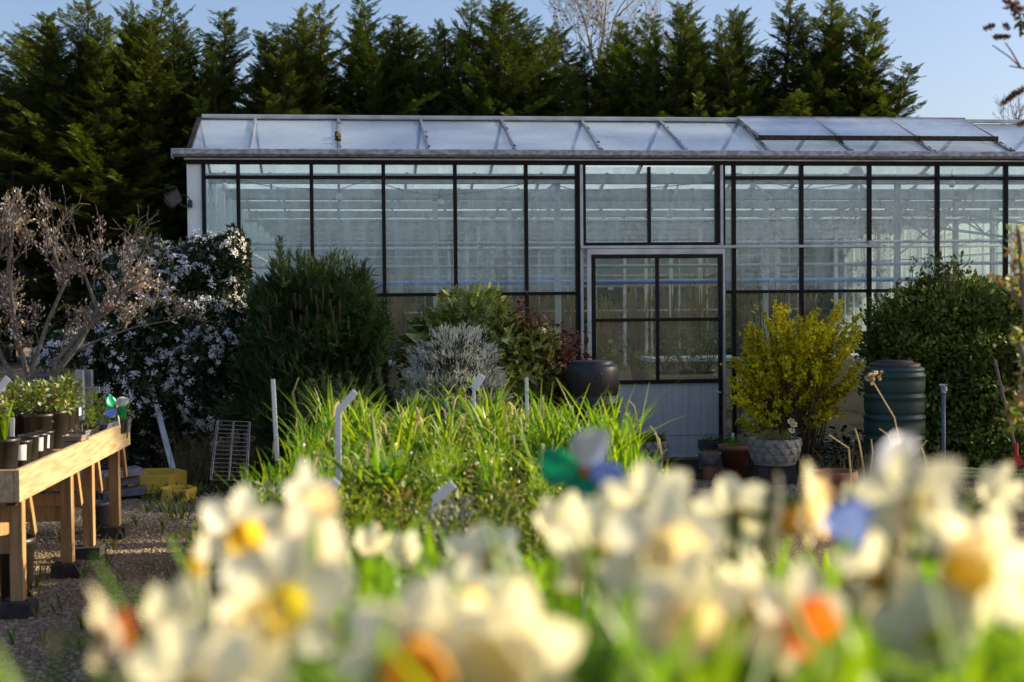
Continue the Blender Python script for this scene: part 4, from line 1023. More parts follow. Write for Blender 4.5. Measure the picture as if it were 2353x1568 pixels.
# ------------------------------------------------------------------ inside the greenhouse
A_ = lambda q: np.array([tuple(v) for v in q])
def inside():
    rr = random.Random(55)
    # staging that the plants stand on
    for k, (u0, u1, v) in enumerate(((-2.7, .2, 5.6), (2.6, 6.4, 5.6), (.8, 2.3, 2.0))):
        t = thing('plant_staging', ('long slatted staging inside the greenhouse left of the door', 'long slatted staging inside the greenhouse right of the door', 'low staging with potted plants seen through the door glass')[k], 'bench', GO, TH)
        h = .75 if k < 2 else .62
        MB().bx(u0, u1, v - .4, v + .4, h, h + .05).build('bench_top', M_alu if k < 2 else M_wood, t)
        for u in (u0 + .1, (u0 + u1) / 2, u1 - .1):
            for q in (-.34, .34): MB().bx(u - .025, u + .025, v + q - .025, v + q + .025, 0, h).build('leg', M_galv, t)
    # withered grasses
    n = 0
    for k, px in enumerate((915, 985, 1060, 1110, 1165, 1235, 1300, 1385, 1465, 1540, 1605, 1700, 1785, 1860)):
        v = 5.6 + rr.uniform(-.2, .2) if not 1330 < px < 1660 else 6.4; u = fac(px, 640, v)[0]; p = G(u, v, .80 if v < 6.2 else 0)
        t = thing('dried_plant', 'dried tan plant standing inside the greenhouse, %s from the left of its row' % nth(k), 'plant', p, 0, 'dried plants on the inside staging')
        m = MB(); hh = rr.uniform(.9, 1.5) + (.7 if v > 6.2 else 0)
        for q in range(110):
            a = rr.uniform(0, 6.28); h = hh * rr.uniform(.4, 1); s = rr.uniform(.05, .32); e = Vector((math.cos(a) * s, math.sin(a) * s, h))
            m.strip([(0, 0, .1), e * .5 + Vector((0, 0, h * .12)), e, e + Vector((math.cos(a) * s * .5, math.sin(a) * s * .4, -h * rr.uniform(.0, .2)))], [.012, .014, .012, .006], (-math.sin(a), math.cos(a), .1))
        m.build('foliage', M_tan, t)
        m = MB(); m.lathe([(.0, 0), (.10, 0), (.13, .2), (.135, .2), (.135, .22), (.12, .22), (.11, .17), (0, .17)], 14); m.build('pot', M_potblack, t, True)
    # potted plants seen through the door and beside it
    kinds = [(1405, .66, 2.0, .30, M_indoor, 'small leafy potted plant with orange flowers behind the left door pane', True), (1470, .66, 2.0, .22, M_indoor, 'short green potted plant behind the left door pane', False), (1530, .66, 2.05, .36, M_ever, 'bushy potted plant behind the right door pane', False),
             (1575, .66, 2.1, .46, M_ever, 'tall dark green potted plant behind the right door pane', False), (1625, .66, 2.0, .55, M_ever, 'tallest leafy potted plant beside the right door edge', False), (1700, .0, 2.4, 2.0, M_indoor, 'tall slender leafy plant inside right of the door', False), (1160, .8, 5.6, 1.5, M_tan, 'tall wispy brown plant inside behind the spotted laurel', False), (2020, .0, 3.2, 2.6, M_tan, 'tall bare twiggy climber inside by the right column', False)]
    for px, z0, v, h, mt, lb, fl in kinds:
        u = fac(px, 800, v)[0]; p = G(u, v, z0); t = thing('potted_plant', lb, 'potted plant', p)
        MB().lathe([(0, 0), (.06, 0), (.085, .13), (.09, .13), (.09, .15), (.078, .15), (.07, .11), (0, .11)], 14).build('pot', M_potgrey, t, True)
        P, X, U = [], [], []; m = MB(); w_ = min(.26, h * .55)
        for q in range(int(120 + h * 180)):
            a = rr.uniform(0, 6.28); s = w_ * math.sqrt(rr.random()); P.append(Vector((math.cos(a) * s, math.sin(a) * s, .14 + h * rr.random()))); X.append(Vector((rr.gauss(0, 1), rr.gauss(0, 1), rr.gauss(.2, .5)))); U.append(Vector((rr.gauss(0, .4), rr.gauss(0, .4), 1)))
        for q in range(7): e = Vector((rr.uniform(-w_, w_), rr.uniform(-w_, w_), h)); m.tube([(0, 0, .1), e * .5 + Vector((0, 0, .1)), e], [.006, .005, .003], 4, False)
        m.build('stems', M_stem, t)
        V, F = scatter(*LEAF, A_(P), A_(X), A_(U), .055); link('foliage', np_mesh('foliage', V, F), mt, t)
        if fl: V, F = scatter(*FLOWER5, A_(P[:40]), A_(X[:40]), A_(U[:40]), .05); link('blossom', np_mesh('blossom', V, F), M_herbo, t)
    u = fac(1575, 870, 1.55)[0]; t = thing('wooden_planter', 'shallow wooden planter box at the foot of the door glass', 'planter', G(u, 1.55, .66), TH)
    b = MB()
    for a in ((-.36, .36, -.14, -.12, 0, .11), (-.36, .36, .12, .14, 0, .11), (-.36, -.34, -.12, .12, 0, .11), (.34, .36, -.12, .12, 0, .11), (-.34, .34, -.12, .12, .01, .02)): b.bx(*a)
    b.build('box', M_wood, t); MB().bx(-.338, .338, -.118, .118, .022, .085).build('soil', M_soil, t)
    # a slatted fence seen through the far glass
    t = thing('slatted_fence', 'low timber slat fence behind the greenhouse', 'fence', G(1, 22.6), TH)
    for k in range(6): MB().bx(-6, 10, -.01, .012, .25 + k * .27, .25 + k * .27 + .19).build('slat', M_handle, t)
    for k in range(9): MB().bx(-6 + 2 * k - .05, -6 + 2 * k + .05, .015, .11, 0, 1.9).build('post', M_handle, t)
inside()

# ------------------------------------------------------------------ things along the greenhouse front
def bins():
    d = 12.7; b = at(1362, 1000, d); t = thing('black_compost_bin', 'black plastic compost bin with round lid left of the door', 'compost bin', (b.x, d, 0))
    R_ = .238; H = at(1362, 838, d).z
    pr = [(R_ * 1.06, 0), (R_ * 1.08, .10), (R_ * 1.06, .12), (R_ * 1.06, .36), (R_ * 1.10, .37), (R_ * 1.10, .395), (R_ * 1.04, .405), (R_ * 1.03, .72), (R_ * 1.09, .73), (R_ * 1.09, .755), (R_ * 1.02, .765), (R_ * 1.0, .79), (R_ * 1.0, .80), (R_ * .985, .80), (R_ * .985, .815), (R_ * 1.01, .82), (R_ * .99, H - .06), (R_ * .96, H - .02), (R_ * .9, H), (0, H)]
    MB().lathe(pr, 40).build('bin_body', M_darkplastic, t, True)
    MB().lathe([(R_ * .80, H - .005), (R_ * .80, H + .028), (R_ * .77, H + .034), (R_ * .72, H + .03), (R_ * .2, H + .034), (0, H + .036)], 36).build('lid', M_darkplastic, t, True)
    m = MB(); m.lathe([(0, -.012), (.024, -.012), (.028, -.004), (.022, .004), (.015, 0), (0, 0)], 16)
    a = rad(-78); q = Matrix.Rotation(a + PI / 2, 3, 'Z')
    m.v = [tuple(q @ Vector((x, z * -1 - R_ * 1.0, y + H - .09))) for x, y, z in m.v]; m.build('vent_cap', M_darkplastic, t, True)
    d = 13.1; b = at(2055, 1000, d); t = thing('green_water_butt', 'dark green ribbed water butt with brown lid before the evergreen bush', 'water butt', (b.x, d, 0))
    R_ = .273; H = at(2055, 842, d).z; pr = [(R_ * .96, 0)]
    z = .02
    for k in range(5):
        hh = (H - .06) / 5; z0 = .02 + k * hh
        pr += [(R_ * .985, z0), (R_ * 1.0, z0 + .02), (R_ * 1.015, z0 + hh * .5), (R_ * 1.0, z0 + hh - .06), (R_ * 1.025, z0 + hh - .055), (R_ * 1.025, z0 + hh - .03), (R_ * .965, z0 + hh - .024), (R_ * .965, z0 + hh - .006)]
    pr += [(R_ * .99, H - .035), (R_ * .97, H - .015), (R_ * .88, H), (R_ * .7, H + .004)]
    MB().lathe(pr, 48).build('butt_body', M_greenbin, t, True)
    MB().lathe([(R_ * .84, H - .006), (R_ * .86, H + .02), (R_ * .80, H + .03), (R_ * .62, H + .036), (R_ * .60, H + .052), (0, H + .056)], 36).build('lid', M_lid, t, True)
    m = MB(); m.tube([(.11, -R_ * .96, .2), (.12, -R_ - .05, .2), (.12, -R_ - .07, .17)], .014, 8); m.bx(.105, .135, -R_ - .06, -R_ - .03, .21, .24); m.build('tap', M_darkplastic, t)
bins()
def planter(px, py, d, lb, w_px, plants):
    c = at(px, py, d); R_ = w_px / 2 * d / FP; H = .235; z0 = max(.0, c.z - H)
    t = thing('concrete_planter', lb, 'planter', (c.x, d, 0))
    if z0 > .03:
        MB().bx(-R_ * .75, R_ * .75, -R_ * .6, R_ * .6, 0, z0 - .002).build('pedestal', M_block, t, bevel=.006)
    def fn(r, z, a):
        if z < z0 + .03 or r < R_ * .8 or z > z0 + H + .0: return r * (1 + (.03 * abs(math.sin(a * 7)) if z > z0 + H * .97 else 0))
        t_ = (z - z0 - .03) / (H - .03) * 3.2; row = int(t_); f = t_ - row
        u = (a / (2 * PI) * 14 + .5 * (row % 2)) % 1.0 - .5
        edge = 1 - (u * 2) ** 2
        return r * (1 + .075 * max(0, min(1, (edge * .95 - (1 - f)) * 6 + .5)) * (1 - f * .55))
    pr = [(0, z0), (R_ * .55, z0)]
    n = 44
    for k in range(n + 1):
        f = k / n; pr.append((R_ * (.80 + .20 * math.sin(min(1, f * 1.15) * PI / 2)), z0 + .001 + f * H))
    pr += [(R_ * .92, z0 + H), (R_ * .9, z0 + H - .06), (0, z0 + H - .06)]
    MB().lathe(pr, 168, fn=fn).build('bowl', M_conc, t, True)
    rr = random.Random(px); m = MB(); m2 = MB()
    for k in range(plants):
        a = rr.uniform(0, 6.28); s = R_ * .8 * math.sqrt(rr.random()); p = Vector((math.cos(a) * s, math.sin(a) * s, z0 + H - .06)); h = rr.uniform(.08, .17); o = rr.uniform(0, 6.28)
        (m if px < 1600 or rr.random() < .35 else m2).strip([p, p + Vector((math.cos(o) * h * .3, math.sin(o) * h * .3, h * .7)), p + Vector((math.cos(o) * h * .9, math.sin(o) * h * .9, h * rr.uniform(.7, 1)))], [.022, .020, .004] if px < 1600 else [.008, .007, .002], (-math.sin(o), math.cos(o), 0))
    m.build('foliage', M_ever if px < 1600 else M_strap, t)
    if m2.v: m2.build('withered_foliage', M_drygrass, t)
    return t, z0 + H
planter(1487, 1012, 13.6, 'scalloped concrete planter of dark leaves in front of the door', 96, 150)
pt, ph = planter(1780, 1007, 12.75, 'scalloped concrete bowl planter under the yellow forsythia', 118, 160)

def small_front():
    rr = random.Random(99)
    t = thing('metal_bowl', 'low grey metal bowl of dry clippings by the door sill', 'bowl', (at(1630, 1050, 13.0).x, 13.0, 0)); c = at(1630, 1042, 13.0).z
    MB().lathe([(0, c - .11), (.085, c - .11), (.10, c - .02), (.108, c), (.11, c + .006), (.102, c + .006), (.09, c - .03), (0, c - .03)], 28).build('bowl', M_tray, t, True)
    MB().lathe([(.06, 0), (.07, c - .11)], 12).build('base', M_terra, t)
    m = MB()
    for k in range(140):
        a = rr.uniform(0, 6.28); s = .09 * math.sqrt(rr.random()); p = Vector((math.cos(a) * s, math.sin(a) * s, c - .03)); m.strip([p, p + Vector((rr.gauss(0, .03), rr.gauss(0, .03), rr.uniform(.03, .07)))], [.006, .002], (1, rr.gauss(0, 1), 0))
    m.build('clippings', M_drygrass, t)
    t = thing('plant_tray', 'dark tray of small green plants beside the right door post', 'tray', (at(1650, 1020, 13.7).x, 13.7, 0), TH)
    zt = at(1650, 1012, 13.7).z
    MB().bx(-.16, .17, -.10, .10, 0, zt - .09).build('block', M_conc, t); b = MB(); b.bx(-.17, .18, -.11, -.10, zt - .088, zt); b.bx(-.17, .18, .10, .11, zt - .088, zt); b.bx(-.17, -.16, -.1, .1, zt - .088, zt); b.bx(.17, .18, -.1, .1, zt - .088, zt); b.bx(-.16, .17, -.1, .1, zt - .088, zt - .03); b.build('tray', M_darkplastic, t)
    P = [(rr.uniform(-.15, .16), rr.uniform(-.09, .09), zt - .02 + rr.random() * .06) for _ in range(160)]
    V, F = scatter(*LEAF, A_(P), np.random.default_rng(1).normal(0, 1, (160, 3)), np.tile((0, .3, 1.), (160, 1)), .03); link('foliage', np_mesh('foliage', V, F), M_ever, t)
    m = MB(); m.bx(.13, .155, -.02, -.017, zt, zt + .07); m.build('plant_label', M_white, t)
    t = thing('terracotta_pot', 'broad reddish pot with pale seedlings beside the concrete bowl planter', 'pot', (at(1690, 1030, 13.4).x, 13.4, 0)); z = at(1690, 1022, 13.4).z
    MB().lathe([(0, 0), (.10, 0), (.15, z - .05), (.165, z - .05), (.168, z), (.15, z), (.145, z - .04), (0, z - .04)], 28).build('pot', M_terra, t, True)
    m = MB()
    for k in range(40): a = rr.uniform(0, 6.28); p = Vector((rr.gauss(0, .05), rr.gauss(0, .05), z - .04)); m.strip([p, p + Vector((math.cos(a) * .05, math.sin(a) * .05, rr.uniform(.05, .13)))], [.010, .004], (-math.sin(a), math.cos(a), 0))
    m.build('foliage', M_strap, t)
    # white daffodil tucked in the bowl planter with its label stake
    t = thing('concrete_planter_daffodil', 'lone white and yellow daffodil growing in the concrete bowl planter', 'daffodil', (at(1815, 990, 12.65).x, 12.65, ph - .05)); t.name = 'daffodil'
    e = at(1822, 975, 12.6) - t.location; MB().tube([(0, 0, 0), e * .6, e], .004, 5).build('stem', M_daffleaf, t)
    P, X, U = [], [], []
    for k in range(4):
        c = e + Vector((rr.uniform(-.035, .04), rr.uniform(-.03, .02), rr.uniform(-.06, .05))); P.append(c); X.append(Vector((rr.gauss(0, 1), rr.gauss(0, .4), rr.gauss(0, 1)))); U.append(Vector((rr.gauss(0, .4), -1, rr.gauss(.2, .3))))
    V, F = scatter(*hexf(6, .5, .1), A_(P), A_(X), A_(U), .075); link('petals', np_mesh('petals', V, F), M_petal_w, t)
    V, F = scatter(*hexf(5, .5, .3), A_([p + Vector((0, -.014, 0)) for p in P]), A_(X), A_(U), .035); link('trumpet', np_mesh('trumpet', V, F), M_cup_y, t)
    # near terracotta tub
    d = 10.4; c = at(1920, 1082, d); t = thing('terracotta_tub', 'brown terracotta tub rim showing behind the daffodils', 'pot', (c.x, d, 0)); R_ = 50 * d / FP; z = c.z
    MB().lathe([(0, 0), (R_ * .72, 0), (R_ * .93, z - .07), (R_ * 1.0, z - .065), (R_ * 1.02, z - .03), (R_ * .98, z), (R_ * .9, z), (R_ * .88, z - .05), (0, z - .05)], 40).build('pot', M_terra, t, True)
    MB().disc(R_ * .86, z - .045, 30).build('soil', M_soil, t)
    # standpipe
    d = 12.6; c = at(2168, 890, d); t = thing('standpipe', 'blue-grey standpipe with brass tap before the evergreen bush', 'tap', (c.x, d, 0))
    MB().tube([(0, 0, 0), (0, 0, c.z - .05)], .018, 10).build('pipe', M_tapgrey, t, True)
    m = MB(); m.tube([(0, 0, c.z - .05), (0, 0, c.z + .01)], .024, 10); m.tube([(0, 0, c.z - .0), (0, -.06, c.z - .0), (0, -.075, c.z - .03)], .012, 8); m.tube([(-.035, 0, c.z + .02), (.035, 0, c.z + .02)], .009, 6); m.tube([(0, 0, c.z), (0, 0, c.z + .025)], .010, 6); m.build('tap', M_gutter, t)
    # hose
    d0 = gnd(2255, 1095); t = MB(); pts = []
    for k in range(70):
        a = k / 69 * 2 * PI * 2.6 + 2.6; r = .26 + .05 * math.sin(k * .23) + .02 * (k // 28)
        pts.append(Vector((d0.x + math.cos(a) * r * 1.9 + .03 * (k // 25), d0.y + math.sin(a) * r * .9, .02 + .012 * (k // 24) + .015 * math.sin(k * .5))))
    pts += [Vector((d0.x + 1.0, d0.y + .25, .02)), Vector((d0.x + 1.7, d0.y + .1, .02))]
    t.tube(pts, .020, 8); tag(t.build('garden_hose', M_hose, None, True), 'coiled yellow-green garden hose on the ground near the standpipe', 'hose')
    # long handled tool leaning in the evergreen bush
    d = 12.4; f = at(2335, 1045, d); a = at(2308, 830, d); t = thing('rake', 'long wooden handled rake with red head leaning on the evergreen bush', 'rake', (f.x, d, 0))
    a = a - t.location; f = f - t.location; m = MB(); m.tube([f + Vector((0, 0, .03)), a + Vector((0, .25, 0))], .015, 8); m.build('handle', M_handle, t)
    h = MB(); h.tube([f + Vector((0, 0, .1)), f + Vector((0, 0, -.01))], .022, 8); h.add([f + Vector(q) for q in ((-.02, -.012, 0), (.02, -.012, 0), (.075, -.012, -.09), (-.06, -.012, -.09), (-.02, .012, 0), (.02, .012, 0), (.075, .012, -.09), (-.06, .012, -.09))], [(0, 1, 2, 3), (7, 6, 5, 4), (0, 3, 7, 4), (1, 5, 6, 2), (0, 4, 5, 1), (3, 2, 6, 7)])
    for k in range(6): x = -.055 + k * .024; h.tube([f + Vector((x, 0, -.085)), f + Vector((x * 1.25, -.01, max(-.17, -f.z + .005)))], .004, 5)
    h.build('rake_head', M_red, t)
    # dry seed stalks before the water butt
    t = thing('seed_stalk', 'dry brown seed stalks standing in front of the green water butt', 'plant', (at(2030, 1100, 8.5).x, 8.5, 0)); m = MB(); s2 = MB()
    for (x0, y0, x1, y1, x2, y2) in ((2075, 1060, 2055, 960, 2000, 868), (2062, 1060, 2040, 1000, 2020, 985), (1955, 1090, 1950, 1030, 1905, 1000), (1985, 1080, 1975, 1020, 1965, 985), (2000, 1080, 2005, 1040, 2002, 1010), (2080, 1080, 2110, 1035, 2130, 1012), (2130, 1080, 2125, 1050, 2118, 1030)):
        p = [at(x0 + (x0 - x1) * .5, y0 + 260, 8.5) - t.location, at(x0, y0, 8.5) - t.location, at(x1, y1, 8.5) - t.location, at(x2, y2, 8.5) - t.location]; p[0].z = 0
        m.tube(p, [.006, .006, .005, .004], 5, False)
        if y2 == 868:
            for k in range(16): s2.box(p[-1] + Vector((rr.gauss(-.005, .022), rr.gauss(0, .015), rr.gauss(.005, .022))), (.018, .008, .022), Euler((rr.random() * 3, rr.random() * 3, rr.random() * 3)).to_matrix())
            for k in range(6): s2.box(p[-1] + Vector((rr.gauss(.055, .008), rr.gauss(0, .01), rr.gauss(.0, .012))), (.014, .008, .018), Euler((rr.random() * 3, rr.random() * 3, rr.random() * 3)).to_matrix())
    m.build('stalk', M_drytip, t); tag(s2.build('seed_head', M_drytip, t), kind='stuff')
small_front()

def left_background():
    rr = random.Random(123)
    # galvanised shelf
    d = 11.6; t = thing('metal_shelf', 'galvanised steel shelf with two square posts behind the potting bench', 'shelf', (at(183, 900, d).x, d, 0))
    zs = at(120, 893, d).z
    for px, dd in ((183, 0), (203, .28)):
        q = at(px, 850, d + dd); MB().bx(q.x - t.location.x - .032, q.x - t.location.x + .032, dd - .03, dd + .03, 0, q.z).build('post', M_galv, t, bevel=.003)
    xl = at(-60, 900, d).x - t.location.x
    for y in (-.02, .10, .22, .34): MB().bx(xl, .0, y - .045, y + .045, zs - .03, zs).build('shelf_slat', M_galv, t)
    MB().bx(-.02, .12, .12, .17, zs - .05, zs).build('bracket', M_galv, t)
    pass
    for k, (x0, x1) in enumerate(((74, 112), (110, 150), (148, 190))):
        p = at((x0 + x1) / 2, 880, d + .12); s = (x1 - x0) / 2 * d / FP
        o = thing('square_pot', ('leftmost of three square grey pots on the metal shelf', 'middle one of three square grey pots on the metal shelf', 'grey square pot touching the shelf post')[k], 'pot', (p.x, d + .12, zs), 0, 'square grey pots on the shelf')
        m = MB()
        def sq(r, z): return [(-r, -r, z), (r, -r, z), (r, r, z), (-r, r, z)]
        lv = [(s * .76, 0), (s * .93, .09), (s * 1.0, .091), (s * 1.02, .115), (s * .96, .116), (s * .9, .09)]
        for i, (r, z) in enumerate(lv): m.v += sq(r, z)
        for i in range(len(lv) - 1):
            for q in range(4): m.f.append([i * 4 + q, i * 4 + (q + 1) % 4, i * 4 + 4 + (q + 1) % 4, i * 4 + 4 + q]); m.mi.append(0)
        m.f.append([20, 21, 22, 23]); m.mi.append(0); m.build('pot', M_potgrey, o, bevel=.004)
        w2 = MB()
        for q in range(26): a = rr.uniform(0, 6.28); b0 = Vector((rr.gauss(0, .04), rr.gauss(0, .04), .09)); w2.strip([b0, b0 + Vector((math.cos(a) * .04, math.sin(a) * .04, .06)), b0 + Vector((math.cos(a) * .1, math.sin(a) * .1, rr.uniform(.04, .11)))], [.005, .005, .002], (-math.sin(a), math.cos(a), 0))
        w2.build('withered_stems', M_drygrass, o)
    p = at(37, 890, d + .05); o = thing('seed_tray', 'shallow pale tray at the left end of the metal shelf', 'tray', (p.x, d + .05, zs)); m = MB(); m.lathe([(0, 0), (.09, 0), (.105, .045), (.11, .045), (.11, .055), (.1, .055), (.09, .02), (0, .02)], 4)
    m.v = [tuple(Matrix.Rotation(PI / 4, 3, 'Z') @ Vector(q)) for q in m.v]; m.build('tray', M_tray, o)
    # leaning white pole
    d = 11.7; f = gnd(408, 1118); e = at(347, 886, f.y + .5); m = MB(); m.bar(f, e, .042, .042); tag(m.build('white_pole', M_white, bevel=.003), 'straight white pole leaning beside the yellow tub', 'pole')
    # yellow tubs
    def tub(px, py, w_px, dd, nm, lb, h, hexa):
        p = gnd(px, py); t = thing(nm, lb, 'tub', (p.x, p.y + dd, 0), rad(8)); r = w_px / 2 * (p.y + dd) / FP
        m = MB(); n = 6; ro = []
        for rr_, z in ((r, 0), (r * 1.02, h), (r * .95, h), (r * .94, .02)):
            ro.append([(math.cos(PI / 3 * k + hexa) * rr_, math.sin(PI / 3 * k + hexa) * rr_ * 1.15, z) for k in range(n)])
        for q in ro: m.v += q
        for i in range(3):
            for k in range(n): m.f.append([i * n + k, i * n + (k + 1) % n, (i + 1) * n + (k + 1) % n, (i + 1) * n + k]); m.mi.append(0)
        m.f.append(list(range(18, 24))); m.mi.append(0); m.build('tub_wall', M_yellow, t, bevel=.004)
        for k in range(3): x = (-.5 + .45 * k) * r; MB().lathe([(0, -.003), (.007, -.003), (.007, .003), (0, .003)], 8).build('bolt', M_cable, t).matrix_local = Matrix.Translation((x, -r * 1.15 * math.sin(PI / 3) - .004, h * .45)) @ Matrix.Rotation(PI / 2, 4, 'X')
        return t, r
    t, r = tub(337, 1140, 132, .38, 'yellow_tub', 'large yellow hexagonal tub on the gravel behind the bench', .165, 0.0)
    tub(402, 1152, 84, .12, 'yellow_tub', 'smaller yellow tub at the foot of the white pole', .10, 0.0)
    q = at(372, 1108, t.location.y - .12); m = MB(); n = 9
    for i in range(n + 1):
        for j in range(n + 1): m.v.append((q.x + (i / n - .5) * .13 + .008 * math.sin(j * 1.3), q.y - .02 + .02 * math.sin(i * 1.7 + j) - .035 * (j / n), q.z + .035 - .085 * j / n * (1 + .12 * math.sin(i * 2.1)) + .014 * math.sin(i * 1.2) * (1 - j / n)))
    for i in range(n):
        for j in range(n): a = i * (n + 1) + j; m.f.append([a, a + 1, a + n + 2, a + n + 1]); m.mi.append(0)
    o = m.build('blue_cloth', M_bluecloth, None, True); sm = o.modifiers.new('thickness', 'SOLIDIFY'); sm.thickness = .008; tag(o, 'crumpled blue cloth hanging over the yellow tub rim', 'cloth')
    q = at(325, 1092, t.location.y); m = MB(); m.bar(q + Vector((-.06, 0, -.05)), q + Vector((.05, 0, .02)), .035, .006); tag(m.build('plant_label', M_white, bevel=.002), 'flat white paddle lying in the large yellow tub', 'label')
    # wire panel
    d = 11.2; t = thing('wire_panel', 'grey welded wire panel leaning in the dry grass', 'wire rack', (at(530, 1000, d).x, d, 0))
    c = [at(500, 967, d + .25), at(573, 970, d + .3), at(566, 1105, d), at(484, 1103, d)]; c = [q - t.location for q in c]
    for k in range(15):
        f = k / 14; MB().tube([c[0].lerp(c[3], f), c[1].lerp(c[2], f)], .0035, 5).build('wire', M_wire, t)
    for f in (0, .5, 1):
        m = MB()
        for s_ in ((-.006, .006) if f != .5 else (-.004, .004)): m.tube([c[0].lerp(c[1], f) + Vector((s_, .0, 0)), c[3].lerp(c[2], f) + Vector((s_, 0, 0))], .0045, 5)
        m.build('upright', M_wire, t)
    # pots on the ground behind and beneath the bench
    def bigpot(px, py, w_px, h, m_, lb, dd=0):
        p = gnd(px, py); o = thing('plant_pot', lb, 'pot', (p.x, p.y + dd, 0)); r = w_px / 2 * p.y / FP
        MB().lathe([(0, 0), (r * .74, 0), (r * .95, h * .88), (r * 1.02, h * .885), (r * 1.04, h), (r * .97, h), (r * .92, h * .8), (0, h * .8)], 32).build('pot', m_, o, True); MB().disc(r * .92, h * .81, 24).build('soil', M_soil, o)
    bigpot(228, 1225, 62, .23, M_potgrey, 'grey pot standing on gravel behind the bench legs')
    bigpot(38, 1380, 90, .36, M_potblack, 'large black pot on the ground beneath the bench')
    bigpot(8, 1230, 66, .20, M_purple, 'purple pot on the gravel beneath the bench')
    t = thing('crate_stack', 'grey rubble and trays lying behind the bench legs', 'crate', gnd(225, 1150)); m = MB()
    for k in range(3): m.box((rr.uniform(-.2, .2), rr.uniform(0, .3), .05 + .08 * k), (.34, .24, .06), Euler((0, rr.uniform(-.1, .1), rr.uniform(0, 1))).to_matrix())
    t2 = m.build('tray', M_tray, t, bevel=.006)
left_background()

# ------------------------------------------------------------------ potting bench on the left with its pots
BZ = .79
def potting_bench():
    x0, x1, y0, y1 = -3.75, -2.62, 7.35, 10.25
    t = thing('potting_bench', 'long pale timber potting bench with raised edge boards along the gravel', 'bench', (0, 0, 0))
    ym = 8.95
    for a, b in ((y0, ym - .003), (ym, y1)): MB().bx(x1 - .03, x1, a, b, BZ - .14, BZ + .03 + (.006 if a > y0 else 0)).build('edge_board', M_wood, t, bevel=.003)
    MB().bx(x0, x1 - .032, y0 - .0, y0 + .03, BZ - .14, BZ + .03).build('edge_board', M_wood, t, bevel=.003)
    MB().bx(x0, x1 - .032, y1 - .03, y1, BZ - .14, BZ + .03).build('edge_board', M_wood, t, bevel=.003)
    MB().bx(x1 - .08, x1 - .032, y0 + .032, y0 + .08, BZ - .16, BZ - .0).build('corner_block', M_block, t)
    for k in range(8): xx = x0 + .02 + k * .135; MB().bx(xx, xx + .125, y0 + .032, y1 - .032, BZ - .06, BZ - .035).build('bench_plank', M_woodv, t)
    for px, y in ((45, 7.62), (150, 8.72), (201, 9.3), (265, 10.12)):
        for j, x in enumerate((x1 - .09, x0 + .12)):
            MB().bx(x - .035, x + .035, y - .035, y + .035, .085, BZ - .062).build('leg', M_woodv, t, bevel=.003)
            MB().bx(x - .085, x + .085, y - .085, y + .085, .0, .085).build('foot_block', M_block, t, bevel=.005)
            if j == 0: MB().bar((x + .046, y + .02, BZ - .065), (x + .046, y + .16, .42), .022, .045, (0, 1, 0)).build('leg_brace', M_woodv, t)
        MB().bx(x0 + .157, x1 - .127, y - .018, y + .018, .34, .43).build('cross_rail', M_woodv, t)
        MB().bar((x0 + .25, y + .035, .36), (x1 - .2, y + .035, BZ - .10), .022, .06).build('diagonal_brace', M_woodv, t)
    for z, x in ((.36, x0 + .12), (.24, x1 - .6)):
        for a, b in ((7.66, 8.68), (8.76, 9.26), (9.34, 10.08)): MB().bx(x - .02, x + .02, a, b, z - .05, z + .05).build('stretcher', M_woodv, t)
potting_bench()

pv = Vector((-2.56, 7.35, 0)); bq = bpy.data.objects['potting_bench']; bR = Matrix.Rotation(rad(4.0), 3, 'Z'); bq.rotation_euler = (0, 0, rad(4.0)); bq.location = pv - bR @ Vector((-2.62, 7.35, 0))
def leafy(t, name, mat, n, c, r, size, seed, tmpl=LEAF, up=.2):
    g_ = np.random.default_rng(seed); d = norm(g_.normal(size=(n, 3))) * (g_.random((n, 1)) ** .4) * np.array(r) + np.array(c)
    X = g_.normal(0, .7, (n, 3)) + (d - np.array(c)) / np.array(r) * .6; X[:, 2] += up; U = g_.normal(0, .4, (n, 3)); U[:, 2] += 1
    V, F = scatter(*tmpl, d, X, U, size * g_.uniform(.6, 1.2, n)); return link(name, np_mesh(name, V, F), mat, t)
def round_pot(t, r, h, mat, name='pot'):
    MB().lathe([(0, 0), (r * .78, 0), (r * .80, .004), (r * .97, h * .90), (r * 1.0, h * .905), (r * 1.03, h * .93), (r * 1.03, h), (r * .98, h), (r * .94, h * .86), (0, h * .86)], 28).build(name, mat, t, True)
    MB().disc(r * .94, h * .87, 20).build('soil', M_soil, t)
